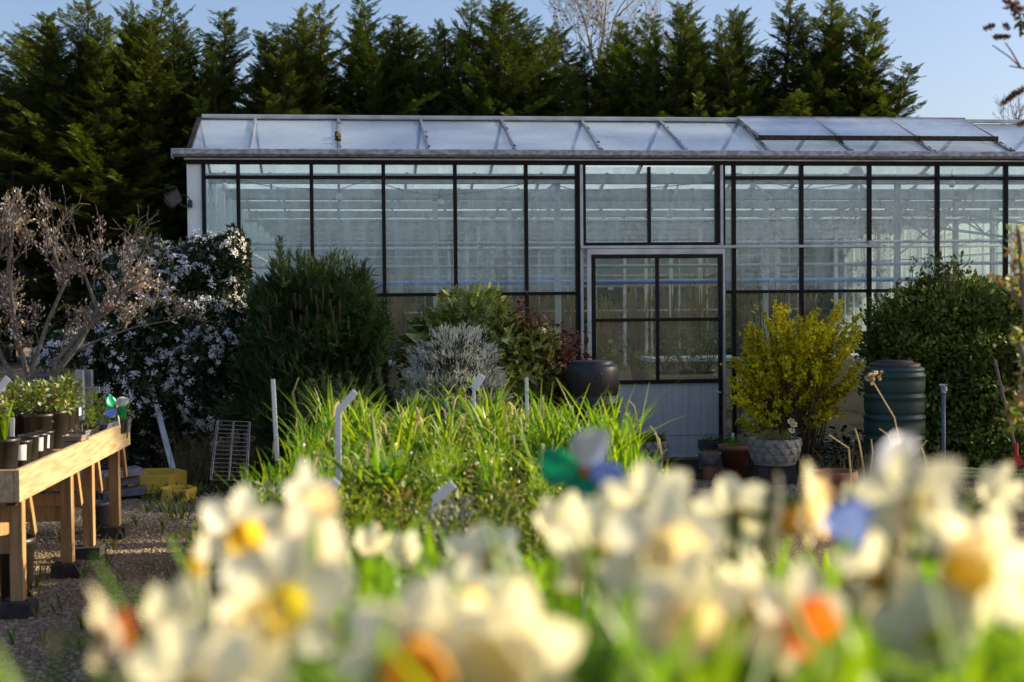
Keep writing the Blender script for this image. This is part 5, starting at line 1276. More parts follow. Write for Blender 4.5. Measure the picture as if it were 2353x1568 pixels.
def bench_pots():
    zt = BZ - .033
    # (px of the centre, depth, radius, height, plant kind, white label?, label)
    rows = [(8, 7.75, .085, .19, 'strap', 0, 'black pot of long green leaves nearest the bench corner'), (47, 7.95, .062, .16, 'bare', 1, 'small black pot with white sticker, second from the bench corner'),
            (66, 8.25, .060, .16, 'bare', 0, 'small plain black pot between two stickered pots'), (88, 8.45, .056, .15, 'bare', 1, 'small black pot with white sticker under the lime foliage'), (103, 8.6, .054, .15, 'bare', 1, 'black pot with crumpled white sticker, right of the row'),
            (92, 9.0, .10, .225, 'lime', 0, 'wide black pot overflowing with lime green leaves'), (128, 9.05, .085, .24, 'lime', 0, 'tall black pot with gold edged leaves beside the wide one'), (147, 9.2, .075, .25, 'lime', 0, 'tall slim black pot under the toy windmill'), (160, 9.35, .07, .25, 'lime', 2, 'tallest black pot at the end of its row with side sticker'),
            (-15, 8.6, .10, .22, 'lime', 0, 'black pot of yellowing leaves at the photo left edge'), (30, 9.2, .10, .22, 'orange', 0, 'black pot with orange flowers among green leaves'), (60, 9.6, .10, .22, 'lime', 0, 'black pot of pale foliage behind the others')]
    for k, (px, d, r, h, kind, st, lb) in enumerate(rows):
        x = at(px, 1000, d).x; t = thing('plant_pot', lb, 'potted plant' if kind != 'bare' else 'pot', (x, d, zt), 0, 'black pots on the potting bench'); round_pot(t, r, h, M_potblack)
        if st == 1: 
            m = MB(); 
            for q in range(4):
                a0, a1 = rad(-100 + q * 15), rad(-85 + q * 15); f = lambda a, z: ((r * (.80 + .17 * z / (h * .9)) + .0015) * math.cos(a), (r * (.80 + .17 * z / (h * .9)) + .0015) * math.sin(a), z)
                m.quad(f(a0, h * .32), f(a1, h * .32), f(a1, h * .86), f(a0, h * .86))
            m.build('sticker', M_label, t)
        if st == 2: MB().bx(r * .98, r * .98 + .002, -.02, .03, h * .72, h * .95).build('sticker', M_label, t)
        rr = random.Random(k)
        if kind == 'lime' or kind == 'orange':
            leafy(t, 'foliage', M_lime, 230, (0, 0, h + .07), (r * 1.25, r * 1.25, .13), .042, 300 + k)
            m = MB()
            for q in range(8): a = rr.uniform(0, 6.28); m.tube([(0, 0, h * .8), (math.cos(a) * r * .6, math.sin(a) * r * .6, h + .06), (math.cos(a) * r, math.sin(a) * r, h + .15)], [.004, .003, .002], 4, False)
            m.build('stems', M_stem, t)
            if kind == 'orange': leafy(t, 'blossom', M_orl, 40, (0, 0, h + .13), (r, r, .06), .05, 400 + k)
            else: leafy(t, 'pale_leaves', M_petal_c if k % 2 else M_drytip, 26, (0, 0, h + .09), (r * 1.3, r * 1.3, .12), .04, 500 + k)
        if kind == 'strap':
            m = MB()
            for q in range(16): a = rr.uniform(0, 6.28); s = rr.uniform(.08, .18); m.strip([(0, 0, h * .85), (math.cos(a) * s * .4, math.sin(a) * s * .4, h + .12), (math.cos(a) * s, math.sin(a) * s, h + rr.uniform(.08, .2))], [.026, .03, .006], (-math.sin(a), math.cos(a), 0))
            m.build('foliage', M_strap, t)
    # square pots and trays at the far end
    sq = [(172, 8.85, .06, .10, M_pottaupe, 'taupe square pot at the near end of the seedling trays', 0), (183, 9.15, .055, .10, M_tray, 'grey square pot behind the taupe pot', 0), (196, 9.3, .05, .095, M_potblack, 'black square pot with wooden tags behind the grey one', 0), (207, 9.5, .05, .095, M_potblack, 'black square pot next to the grey tray', 1),
          (228, 9.7, .085, .10, M_tray, 'grey seedling tray full of small lime plants', 1), (250, 9.8, .055, .10, M_tray, 'clear grey pot of lime seedlings near the bench end', 1), (268, 9.95, .05, .09, M_potblack, 'black pot of small leaves near the bench end', 1), (283, 10.05, .05, .095, M_potgrey, 'blue-grey square pot at the very end of the bench', 1), (215, 10.0, .08, .1, M_tray, 'seedling tray with taller lime plants at the back', 2)]
    for k, (px, d, s, h, mat, lb, pl) in enumerate(sq):
        x = at(px, 1000, d).x; t = thing('seedling_pot', lb, 'pot', (x, d, zt), 0, 'seedling pots at the bench end'); m = MB(); lv = [(s * .8, 0), (s * .97, h * .86), (s * 1.04, h * .87), (s * 1.05, h), (s * .98, h), (s * .93, h * .8)]
        for r, z in lv: m.v += [(-r, -r, z), (r, -r, z), (r, r, z), (-r, r, z)]
        for i in range(5):
            for q in range(4): m.f.append([i * 4 + q, i * 4 + (q + 1) % 4, i * 4 + 4 + (q + 1) % 4, i * 4 + 4 + q]); m.mi.append(0)
        m.build('pot', mat, t, bevel=.003); MB().bx(-s * .93, s * .93, -s * .93, s * .93, h * .6, h * .82).build('soil', M_soil, t)
        if pl: leafy(t, 'foliage', M_lime, 150 * pl, (0, 0, h + .05 * pl), (s * .95, s * .95, .05 * pl + .02), .026, 600 + k, up=.6)
        else:
            m = MB(); m.bx(-.02, -.012, -.02, -.017, h * .8, h + .04); m.bx(.01, .018, .0, .003, h * .8, h + .035); m.build('wooden_tag', M_drytip, t)
    for px, y0, y1, d, lb in ((292, 992, 962, 10.0, 'thin wooden tag standing at the far end of the bench'), (230, 985, 958, 9.7, 'thin wooden tag in the grey seedling tray'), (27, 1010, 960, 7.9, 'rounded pale plant tag in the nearest bench pot')):
        a = at(px, y0, d); e = at(px + 1, y1, d); m = MB(); w_ = .012 if px > 100 else .026; m.bar(a - Vector((0, 0, .05)), e, w_, .003, (0, 1, 0)); tag(m.build('plant_label', M_drytip if px > 100 else M_label, bevel=.001), lb, 'plant label')
    m = MB(); a = at(-5, 898, 7.9); e = at(18, 868, 7.9); m.bar(a + Vector((-.06, 0, -.08)), e, .035, .003, (0, 1, 0)); tag(m.build('plant_label', M_label), 'white slanted plant label at the left edge of the photo', 'plant label')
    # bare twig
    m = MB(); m.tube([at(50, 955, 8.7), at(115, 925, 8.7), at(165, 885, 8.7)], [.006, .005, .003], 5); m.tube([at(40, 935, 8.8), at(80, 905, 8.8)], .004, 5); tag(m.build('dry_twig', M_stem), 'dry brown twig sticking out over the bench pots', 'twig')
bench_pots()

def windmill(name, c, R_, yaw, pitch, stick_to, cols, lb, phase=0.0, blades=4, curl=.5):
    """toy windmill: folded foil blades about a hub on a stick"""
    t = thing(name, lb, 'toy windmill', c)
    M = (Matrix.Rotation(yaw, 3, 'Z') @ Matrix.Rotation(pitch, 3, 'X'))
    for b in range(blades):
        a0 = phase + 2 * PI * b / blades; m = MB(); n = 8
        for i in range(n + 1):
            f = i / n
            for j in range(5):
                g_ = j / 4 - .5
                wd = R_ * .72 * math.sin(PI * min(1, f * .97 + .03)) ** .75
                aa = a0 + g_ * .1
                u = f * R_; v = g_ * wd + wd * .22
                x = u * math.cos(a0) - v * math.sin(a0); z = u * math.sin(a0) + v * math.cos(a0)
                y = -R_ * curl * (g_ + .5) ** 2 * math.sin(PI * f) - .01 * f
                m.v.append(tuple(M @ Vector((x, y, z))))
        for i in range(n):
            for j in range(4): a = i * 5 + j; m.f.append([a, a + 1, a + 6, a + 5]); m.mi.append(0)
        o = m.build('blade', cols[b % len(cols)], t, True); sm = o.modifiers.new('thickness', 'SOLIDIFY'); sm.thickness = R_ * .006
    h = MB(); h.lathe([(0, -R_ * .16), (R_ * .09, -R_ * .14), (R_ * .11, -R_ * .05), (R_ * .06, 0), (0, 0)], 12); h.v = [tuple(M @ Vector((x, z, y))) for x, y, z in h.v]; h.build('hub', M_foil_o, t, True)
    MB().tube([M @ Vector((0, .012, 0)), Vector(stick_to) - Vector(c)], .004, 8).build('stick', M_white, t, True)
    return t
q = at(268, 935, 8.9); windmill('toy_windmill', q, .09, .2, 0, (q.x + .01, q.y + .03, BZ + .1), [M_foil_w, M_foil_g, M_foil_b, M_foil_g], 'small green and silver toy windmill among the bench pots', .5)

# ------------------------------------------------------------------ middle display bench: herbs, grassy pots, labels
MZ = .70
def mid_bench():
    t = thing('display_bench', 'timber display bench carrying the grassy pots in the middle', 'bench', (0, 0, 0))
    for k in range(13): MB().bx(-1.11 + k * .14, -1.11 + k * .14 + .125, 4.5, 9.6, MZ - .03, MZ).build('bench_plank', M_woodv, t)
    for a in ((-1.15, -1.115, 4.46, 9.64), (.715, .75, 4.46, 9.64)): MB().bx(a[0], a[1], a[2], a[3], MZ - .13, MZ + .02).build('edge_board', M_wood, t, bevel=.003)
    for y in (4.463, 9.602): MB().bx(-1.113, .713, y, y + .035, MZ - .13, MZ + .02).build('edge_board', M_wood, t, bevel=.003)
    for y in (4.7, 6.3, 7.9, 9.4):
        for x in (-1.02, .6): MB().bx(x - .035, x + .035, y - .035, y + .035, 0, MZ - .032).build('leg', M_woodv, t)
mid_bench()
def blade_clump(seed, n, h, spread, w, droop, mat, tipmat=None, hmin=.5):
    rr = random.Random(seed); m = MB(); m2 = MB()
    for q in range(n):
        a = rr.uniform(0, 2 * PI); hh = h * rr.uniform(hmin, 1); s = spread * rr.uniform(.1, 1) ; b0 = Vector((rr.gauss(0, .03), rr.gauss(0, .03), 0)); dr = droop * rr.random()
        dv = Vector((math.cos(a), math.sin(a), 0)); pts = []; k = 6
        for i in range(k + 1):
            f = i / k; pts.append(b0 + dv * s * f ** 1.6 + Vector((0, 0, hh * (f - dr * f ** 3))))
        side = (-math.sin(a) + rr.gauss(0, .4), math.cos(a) + rr.gauss(0, .4), 0); ws = [w * (.8, 1, 1, .95, .8, .55, .15)[i] * 1 for i in range(k + 1)]
        if rr.random() < .14 and tipmat:
            m.strip(pts[:6], ws[:6], side); e = pts[5]; m2.strip([e, e + dv * .02 + Vector((0, 0, -.02)), e + dv * .03 + Vector((0, 0, -.07))], [w * .7, w * .7, w * .3], side)
        else: m.strip(pts, ws, side)
    return m, m2
PROTO = {}
def clump_proto(kind, i):
    key = (kind, i)
    if key in PROTO: return PROTO[key]
    cfg = dict(grass=(115, .33, .19, .0085, .4, M_grass_b, M_drytip, .3), strap=(40, .33, .24, .022, .75, M_strap, M_drytip, .5), blue=(20, .26, .16, .034, .6, M_bluestrap, None, .5), thin=(26, .36, .24, .008, .35, M_grass_b, M_drytip, .6))[kind]
    m, m2 = blade_clump(900 + i * 7 + len(kind), cfg[0], cfg[1], cfg[2], cfg[3], cfg[4], cfg[5], cfg[6], cfg[7])
    def me(mb, nm, mat): q = bpy.data.meshes.new(nm); q.from_pydata(mb.v, [], mb.f); q.materials.append(mat); return q
    d = [('foliage', me(m, 'foliage', cfg[5]))]
    if m2.v: d.append(('withered_tip', me(m2, 'withered_tip', M_drytip)))
    if kind == 'grass':
        rr = random.Random(i); b = MB()
        for q in range(4): b.box((rr.gauss(0, .09), rr.gauss(0, .09), rr.uniform(.10, .28)), (.010, .010, .013), Euler((rr.random(), rr.random(), 0)).to_matrix())
        d.append(('blossom', me(b, 'blossom', M_petal_w)))
    PROTO[key] = d
    return d
POTME = {}
def pot_mesh(r, h):
    k = (r, h)
    if k not in POTME:
        m = MB().lathe([(0, 0), (r * .78, 0), (r * .97, h * .9), (r * 1.03, h * .92), (r * 1.03, h), (r * .95, h), (r * .93, h * .88), (0, h * .88)], 18)
        me = bpy.data.meshes.new('pot'); me.from_pydata(m.v, [], m.f); me.materials.append(M_potblack); POTME[k] = me
    return POTME[k]
def potted(name, lb, cat, loc, parts, sc, rz, group, r=.085, h=.13):
    t = thing(name, lb, cat, loc, rz, group)
    o = bpy.data.objects.new('pot', pot_mesh(r, h)); COL.objects.link(o); o.parent = t
    for nm, me in parts:
        o = bpy.data.objects.new(nm, me); COL.objects.link(o); o.parent = t; o.location = (0, 0, h * .88); o.scale = (sc, sc, sc)
    return t
def mid_plants():
    rr = random.Random(404); k = 0; recs = []
    for y in np.arange(5.7, 9.45, .26):
        f = (y - 5.7) / 3.75
        xs = np.arange(-1.0 - .06 * f, .66, .23)
        for x in xs:
            xx = x + rr.uniform(-.04, .04); px, py = proj((xx, y, 1.0))
            if (y > 7.1 and xx < .2) or rr.random() < .12: kind = ('strap' if rr.random() < .8 else 'blue') if xx > -1.0 else 'thin'
            elif y > 8.1: kind = rr.choice(('blue', 'strap', 'grass'))
            elif xx > .25: kind = rr.choice(('grass', 'thin'))
            else: kind = 'grass'
            if xx < -.95 and y < 8: kind = 'thin'
            sc = rr.choice((.7, .8, .9, 1.0, 1.15)) * rr.uniform(.92, 1.06) * (1.05 if kind == 'thin' else 1) * (.78 if xx > .0 else 1) * (.72 if xx > .2 and y > 6.9 else 1) * (1.15 if kind == 'strap' else 1) * (.80 if (y < 7.5 and kind == 'grass') else 1)
            if rr.random() < .08: continue
            recs.append((y, xx, kind, sc))
    word = dict(grass='fine bright green grassy pot', strap='pot of arching strap leaves', blue='pot of broad blue-green leaves', thin='pot of long thin spreading blades')
    for kind in word:
        lst = sorted([r for r in recs if r[2] == kind], key=lambda r: proj((r[1], r[0], 1.0))[0])
        for i, (y, x, kd, sc) in enumerate(lst):
            potted('potted_grass', '%s on the middle bench, %s from the left among its kind' % (word[kind], nth(i)), 'potted plant', (x, y, MZ), clump_proto(kind, rr.randrange(4)), sc, rr.uniform(0, 6.28), word[kind] + 's on the middle bench')
    # tall blades crossing the black bin
    i = 0
    for px, y in ((1300, 6.9), (1350, 7.0), (1400, 6.9), (1430, 6.6), (1250, 7.3)):
        p = at(px, 1000, y); potted('potted_grass', 'tall sparse green blades rising in front of the black bin, %s from the left' % nth(i), 'potted plant', (p.x, y, MZ), clump_proto('thin', i % 4), 1.5, rr.uniform(0, 6), 'tall blades before the black bin'); i += 1
    # rosemary at the back
    for i, px in enumerate((690, 745, 800, 850, 905, 960, 1000)):
        y = 9.95; x = at(px, 900, y).x; t = thing('rosemary', 'upright grey-green rosemary behind the bench, %s from the left' % nth(i), 'herb', (x, y, 0), 0, 'rosemary plants behind the bench')
        P, X, U = [], [], []; m = MB(); htop = at(px, 850 + rr.uniform(-12, 25), y).z
        for q in range(9):
            e = Vector((rr.uniform(-.13, .13), rr.uniform(-.1, .1), htop * rr.uniform(.86, 1))); b0 = Vector((e.x * .4, e.y * .4, .25)); m.tube([(0, 0, .2), b0, e], [.006, .005, .002], 4, False)
            for z in range(110): f = rr.random() ** .6; q_ = b0.lerp(e, f); P.append(q_); X.append(Vector((rr.gauss(0, .7), rr.gauss(0, .7), .75))); U.append(Vector((rr.gauss(0, 1), rr.gauss(0, 1), .2)))
        V, F = scatter(*SPIKE, A_(P), A_(X), A_(U), .034); link('foliage', np_mesh('foliage', V, F), M_rosemary, t); m.build('stems', M_stem, t)
        MB().lathe([(0, 0), (.10, 0), (.13, .25), (.135, .28), (.12, .28), (0, .24)], 16).build('pot', M_potblack, t, True)
    # herb pots at the near end
    kinds = [(M_herb, 'yellow-green herb'), (M_herbo, 'orange tinged herb'), (M_herbg, 'grey leaved herb'), (M_lime, 'lime leaved herb')]
    n = {}
    spots = []
    for y in (4.62, 4.86, 5.1, 5.34, 5.56):
        for x in np.arange(-.98, .68, .19): spots.append((x + rr.uniform(-.03, .03), y + rr.uniform(-.03, .03)))
    spots.sort(key=lambda s: proj((s[0], s[1], .9))[0])
    for x, y in spots:
        mat, nm = kinds[0 if rr.random() < .5 else rr.choice((0, 1, 2, 3, 3, 3))]
        if -.5 < x < -.3 and rr.random() < .4: mat, nm = kinds[1]
        if x > .1 and rr.random() < .4: mat, nm = kinds[rr.choice((2, 3))]
        i = n.get(nm, 0); n[nm] = i + 1
        t = thing('potted_herb', '%s pot at the middle bench front, %s of these from the left' % (nm, nth(i)), 'potted plant', (x, y, MZ), 0, nm + ' pots'); o = bpy.data.objects.new('pot', pot_mesh(.08, .11)); COL.objects.link(o); o.parent = t
        leafy(t, 'foliage', mat, 230, (0, 0, .17), (.13, .13, .11), .034, 1000 + int(x * 100) + int(y * 1000), up=.5)
mid_plants()

def labels_mid():
    def stake(name, lb, pts, d, w_, m_=M_white, thick=.004, dz=.5):
        """flat stake through pixel points (bottom to top) at one depth"""
        q = [at(x, y, d) for x, y in pts]; q[0] = q[0] - (q[1] - q[0]).normalized() * .0
        m = MB()
        for i in range(len(q) - 1): m.bar(q[i] - (q[i + 1] - q[i]).normalized() * (.002 if i else 0), q[i + 1], w_ if not isinstance(w_, tuple) else w_[i], thick + .0006 * i, (0, 1, 0))
        tag(m.build('plant_label', m_, bevel=.0012), lb, 'plant label')
    stake('s', 'tall straight white stake at the left end of the grassy pots', [(637, 1060), (627, 872)], 7.6, .022)
    stake('s', 'thin pale stake with bent tip behind the left grass', [(690, 990), (672, 905), (686, 868)], 8.9, (.016, .010), M_drytip)
    stake('s', 'tall grey-white stake bent sharply over at its top', [(778, 1105), (777, 945), (817, 900)], 5.9, (.024, .028), M_label)
    stake('s', 'white stake with tilted label plate near the heather', [(1089, 985), (1089, 893), (1108, 862)], 8.0, (.016, .044))
    stake('s', 'slim white stake with small clips right of the heather', [(1211, 960), (1210, 868)], 8.6, .020, M_label)
    stake('s', 'short grey stake with hook left of the black bin', [(1243, 1000), (1249, 908)], 8.8, .014, M_galv)
    stake('s', 'white angled plant label among the herbs at left', [(722, 1160), (738, 1140), (775, 1105)], 4.9, (.008, .034))
    stake('s', 'white angled plant label among the herbs in the centre', [(990, 1190), (998, 1150), (1042, 1112)], 4.9, (.008, .034))
    stake('s', 'white label lying flat among the left grass', [(905, 1050), (925, 1035)], 6.6, .02)
    stake('s', 'white label standing in the left daffodil leaves', [(1160, 1180), (1170, 1150)], 5.4, .02)
labels_mid()

# ------------------------------------------------------------------ foreground bench and daffodils
DZ = .86
def near_bench():
    t = thing('display_bench', 'timber display bench under the foreground daffodils', 'bench', (0, 0, 0))
    for k in range(13): MB().bx(-.50 + k * .145, -.50 + k * .145 + .13, .62, 3.3, DZ - .03, DZ).build('bench_plank', M_woodv, t)
    for y in (.62, 3.30): MB().bx(-.52, 1.40, y - .035, y, DZ - .13, DZ + .02).build('edge_board', M_wood, t)
    for y in (.75, 1.95, 3.15):
        for x in (-.42, 1.3): MB().bx(x - .035, x + .035, y - .035, y + .035, 0, DZ - .032).build('leg', M_woodv, t)
near_bench()
def petal_mesh(L, W, cup, n=6, off=0., reflex=0., seed=0, ruffle=.06, base=.010):
    """n petals about +X axis; petals spread in the Y-Z plane, curling by cup (towards +X) or reflex (back)"""
    rr = random.Random(seed); V = []; F = []
    nu, nv = 7, 4
    for k in range(n):
        a = off + 2 * PI * k / n + rr.uniform(-.07, .07); l = L * rr.uniform(.9, 1.08); ww = W * rr.uniform(.9, 1.1); cp = cup + rr.uniform(-.15, .15); b = len(V)
        er = Vector((0, math.cos(a), math.sin(a))); et = Vector((0, -math.sin(a), math.cos(a))); ph = rr.uniform(0, 6)
        for i in range(nu + 1):
            f = i / nu; wd = ww * (math.sin(PI * (.10 + .82 * f ** .85)) ** .8)
            r = base + l * f * math.cos(cp * .7); x = l * (math.sin(cp) * f ** 1.3 - reflex * f * f)
            for j in range(nv + 1):
                g_ = j / nv - .5
                x2 = x + wd * .30 * (4 * g_ * g_) * .6 + ruffle * l * math.sin(f * 5 + ph + g_ * 4) * f * .35
                V.append(tuple(er * r + et * (g_ * wd) + Vector((x2, 0, 0)) + (er * (-.10 * l * (2 * g_) ** 2 if i == nu else 0))))
        for i in range(nu):
            for j in range(nv): q = b + i * (nv + 1) + j; F.append((q, q + 1, q + nv + 2, q + nv + 1))
    return V, F
def cup_mesh(L, r0, r1, seed=0, n=22):
    rr = random.Random(seed); V = []; F = []; m = 7
    for i in range(m + 1):
        f = i / m
        for k in range(n):
            a = 2 * PI * k / n; r = r0 + (r1 - r0) * (f ** .8) + (.16 * r1 * f ** 4 * (1 + .5 * math.sin(a * 7 + seed))); x = L * f + (.08 * L * math.sin(a * 9 + seed) * f ** 5)
            V.append((x, r * math.cos(a), r * math.sin(a)))
    for i in range(m):
        for k in range(n): F.append((i * n + k, i * n + (k + 1) % n, (i + 1) * n + (k + 1) % n, (i + 1) * n + k))
    V.append((L * .12, 0, 0)); c = len(V) - 1
    for k in range(n): F.append((k, c, (k + 1) % n))
    return V, F
def tomesh(nm, V, F, mat, M=None):
    if M is not None: V = [tuple(M @ Vector(v)) for v in V]
    me = bpy.data.meshes.new(nm); me.from_pydata([tuple(v) for v in V], [], F); me.materials.append(mat)
    me.polygons.foreach_set('use_smooth', [True] * len(me.polygons)); return me
HS = .46                                                    # stem length, soil to neck
def daff_variant(i, petal_m, cup_m, L=.044, W=.036, cup=.15, cl=.030, r0=.009, r1=.018, pitch=0., double=False, bud=False):
    rr = random.Random(700 + i); parts = []
    Mr = Matrix.Rotation(rad(pitch), 3, 'Y'); head = Vector((.035, 0, HS))
    ax = Mr @ Vector((1, 0, 0))
    def P(V): return [tuple(head + Mr @ Vector(v)) for v in V]
    if bud:
        V, F = petal_mesh(.050, .030, 1.25, 6, 0, 0, i, .03, .004); parts.append(('petals', tomesh('petals', P(V), F, petal_m)))
    else:
        V, F = petal_mesh(L, W, cup, 3, .3, .08, i); V2, F2 = petal_mesh(L * 1.02, W * .95, cup - .12, 3, .3 + PI / 3, .10, i + 50)
        V2 = [(x - .003, y, z) for x, y, z in V2]; F2 = [tuple(q + len(V) for q in f) for f in F2]; V += V2; F += F2
        parts.append(('petals', tomesh('petals', P(V), F, petal_m)))
        if double:
            V, F = petal_mesh(L * .72, W * .8, .55, 6, .1, 0, i + 9, .2); V2, F2 = petal_mesh(L * .5, W * .6, .9, 6, .5, 0, i + 19, .25); F2 = [tuple(q + len(V) for q in f) for f in F2]; V += V2; F += F2
            parts.append(('inner_petals', tomesh('inner_petals', P([(x + .006, y, z) for x, y, z in V]), F, cup_m)))
        else:
            V, F = cup_mesh(cl, r0, r1, i); parts.append(('trumpet', tomesh('trumpet', P(V), F, cup_m)))
    m = MB()
    bx_ = rr.uniform(-.03, .03); pts = [Vector((bx_, rr.uniform(-.03, .03), -.02)), Vector((bx_ * .5, 0, HS * .5)), Vector((-.012, 0, HS * .93)), Vector((-.006, 0, HS + .012)), head - ax * .030, head]
    m.tube(pts, [.0045, .0045, .004, .0035, .0042, .006], 8); st = tomesh('stem', m.v, m.f, M_daffleaf); parts.append(('stem', st))
    m = MB(); q = pts[3]; m.strip([q, q + Vector((-.008, .006, -.014)), q + Vector((-.002, .010, -.045))], [.012, .014, .004], (0, 1, .2)); parts.append(('sheath', tomesh('sheath', m.v, m.f, M_sheath)))
    return parts, head
DV = dict(
    white_yellow=[daff_variant(0, M_petal_w, M_cup_y, pitch=4), daff_variant(1, M_petal_w, M_cup_y, .046, .038, .3, .022, .008, .015, pitch=-8)],
    white_orange=[daff_variant(2, M_petal_w, M_cup_o, .045, .038, .1, .034, .010, .020, pitch=22), daff_variant(3, M_petal_w, M_cup_o, pitch=8)],
    cream_peach=[daff_variant(4, M_petal_c, M_petal_p, .042, .038, .3, double=True), daff_variant(5, M_petal_w, M_petal_p, .044, .038, .2, .038, .011, .022, pitch=-5), daff_variant(6, M_petal_c, M_petal_p, .045, .037, .2, .036, .011, .022, pitch=12)],
    red_cup=[daff_variant(7, M_petal_c, M_cup_r, .04, .034, .1, .022, .010, .020, pitch=-5)],
    bud=[daff_variant(8, M_petal_c, M_petal_p, bud=True, pitch=-50), daff_variant(9, M_petal_w, M_petal_p, bud=True, pitch=-35)])
LEAFME = []
for i in range(5):
    rr_ = random.Random(i + 60); m = MB(); h = rr_.uniform(.30, .42); a = rr_.uniform(-.12, .12)
    pts = [Vector((a * f ** 2, .05 * f ** 1.5 * rr_.choice((-1, 1)), h * (f - .06 * f ** 4))) for f in [k / 7 for k in range(8)]]
    m.strip(pts, [.011, .014, .015, .0155, .015, .0135, .010, .003], (math.cos(i), math.sin(i), 0)); LEAFME.append(tomesh('leaf', m.v, m.f, M_daffleaf))
KNAME = dict(white_yellow='white daffodil with yellow cup', white_orange='white daffodil with orange trumpet', cream_peach='creamy daffodil with peach centre', red_cup='cream daffodil with deep orange cup', bud='half closed pale daffodil bud')
daffs = [  # head pixel x, y, distance, kind, facing (degrees, 0 = towards camera, + = to the right), scale
    (545, 1165, 1.40, 'white_yellow', 30, 1.15), (690, 1105, 1.45, 'cream_peach', 60, 1.1), (590, 1125, 1.45, 'bud', 10, 1.0), (470, 1262, 1.30, 'white_yellow', -70, .85), (700, 1255, 1.08, 'white_orange', 150, 1.15),
    (640, 1345, 1.0, 'white_yellow', 25, 1.2), (770, 1330, 1.05, 'white_yellow', -20, 1.0), (560, 1410, .98, 'cream_peach', 50, 1.0), (955, 1440, .86, 'white_orange', 5, 1.15), (865, 1400, .95, 'cream_peach', 140, 1.1),
    (245, 1420, .98, 'red_cup', 120, .95), (335, 1490, .96, 'white_orange', 100, .8), (385, 1415, 1.05, 'bud', 30, .95), (440, 1545, .88, 'white_yellow', 160, 1.2), (640, 1500, .9, 'cream_peach', 30, 1.1), (760, 1500, .9, 'white_orange', -40, 1.0),
    (1080, 1235, 1.75, 'white_yellow', 20, .9), (1130, 1225, 1.7, 'white_yellow', 180, .95), (1280, 1195, 1.5, 'bud', 10, 1.1), (1210, 1235, 1.7, 'bud', -30, .9), (1375, 1225, 1.2, 'white_yellow', 160, 1.1), (1345, 1290, 1.15, 'white_orange', 30, 1.0),
    (1510, 1225, 1.08, 'cream_peach', 15, 1.25), (1500, 1075, 1.35, 'white_yellow', 165, 1.05), (1580, 1105, 1.35, 'cream_peach', -25, 1.05), (1430, 1110, 1.4, 'bud', -20, 1.0), (1690, 1100, 1.45, 'white_yellow', 170, 1.0), (1780, 1105, 1.4, 'white_orange', 80, 1.0),
    (1850, 1110, 1.4, 'cream_peach', 70, 1.1), (1960, 1140, 1.75, 'bud', 10, 1.0), (2100, 1110, 1.12, 'white_yellow', 165, 1.1), (2265, 1110, 1.5, 'bud', 20, 1.0), (2170, 1230, 1.02, 'cream_peach', 65, 1.15), (2270, 1265, 1.0, 'white_yellow', -60, 1.1), (2335, 1180, 1.2, 'white_yellow', 170, 1.0),
    (1350, 1400, .92, 'cream_peach', 150, 1.1), (1190, 1445, .88, 'cream_peach', -30, 1.15), (1290, 1530, .85, 'white_yellow', 30, 1.1), (1570, 1360, .98, 'cream_peach', 10, 1.1), (1625, 1280, 1.1, 'white_yellow', -80, 1.0), (1710, 1215, 1.3, 'white_yellow', 150, .9),
    (1835, 1390, .95, 'red_cup', 20, 1.1), (1740, 1330, 1.05, 'white_orange', -60, .9), (1870, 1510, .86, 'cream_peach', 120, 1.1), (2140, 1420, .98, 'white_yellow', 190, 1.0), (1960, 1515, .9, 'bud', -70, 1.1), (1480, 1490, .9, 'cream_peach', 40, 1.1), (1060, 1330, 1.25, 'white_yellow', 30, .9),
    (1590, 1200, 1.2, 'cream_peach', -40, 1.1), (1650, 1130, 1.4, 'white_yellow', 30, .95), (2010, 1290, 1.05, 'white_orange', 130, .9), (2345, 1320, 1.0, 'cream_peach', 200, 1.0), (2220, 1130, 1.3, 'white_yellow', 190, 1.0), (1150, 1330, 1.2, 'white_orange', 170, .85), (930, 1240, 1.8, 'bud', 0, .9), (840, 1230, 1.8, 'bud', 30, .85),
    (520, 1520, .95, 'bud', 60, 1.0), (1020, 1540, .84, 'cream_peach', 200, 1.0), (1420, 1330, 1.1, 'white_yellow', 190, 1.0), (1460, 1410, .95, 'white_yellow', -20, 1.0), (1260, 1310, 1.1, 'cream_peach', 60, .95)]
drop = {(1460, 1410), (1150, 1330), (1350, 1400), (1625, 1280), (2335, 1180), (1870, 1510), (2345, 1320), (1590, 1200), (1710, 1215), (1650, 1130), (590, 1125), (770, 1330), (865, 1400), (760, 1500), (1210, 1235), (1345, 1290), (1580, 1105), (1290, 1530), (1960, 1515), (1480, 1490), (1020, 1540), (1420, 1330), (1260, 1310), (640, 1500), (2220, 1130)}
daffs = [q for q in daffs if (q[0], q[1]) not in drop]
rr = random.Random(2024)
for k in range(2):
    px = rr.uniform(600, 1750); daffs.append((px, rr.uniform(1330, 1560) if px > 900 else rr.uniform(1400, 1560), rr.uniform(1.05, 1.6), rr.choice(('cream_peach', 'white_yellow', 'cream_peach', 'white_orange')), rr.uniform(-180, 180), rr.uniform(.85, 1.05)))
cnt = {}
POTSPOTS = []
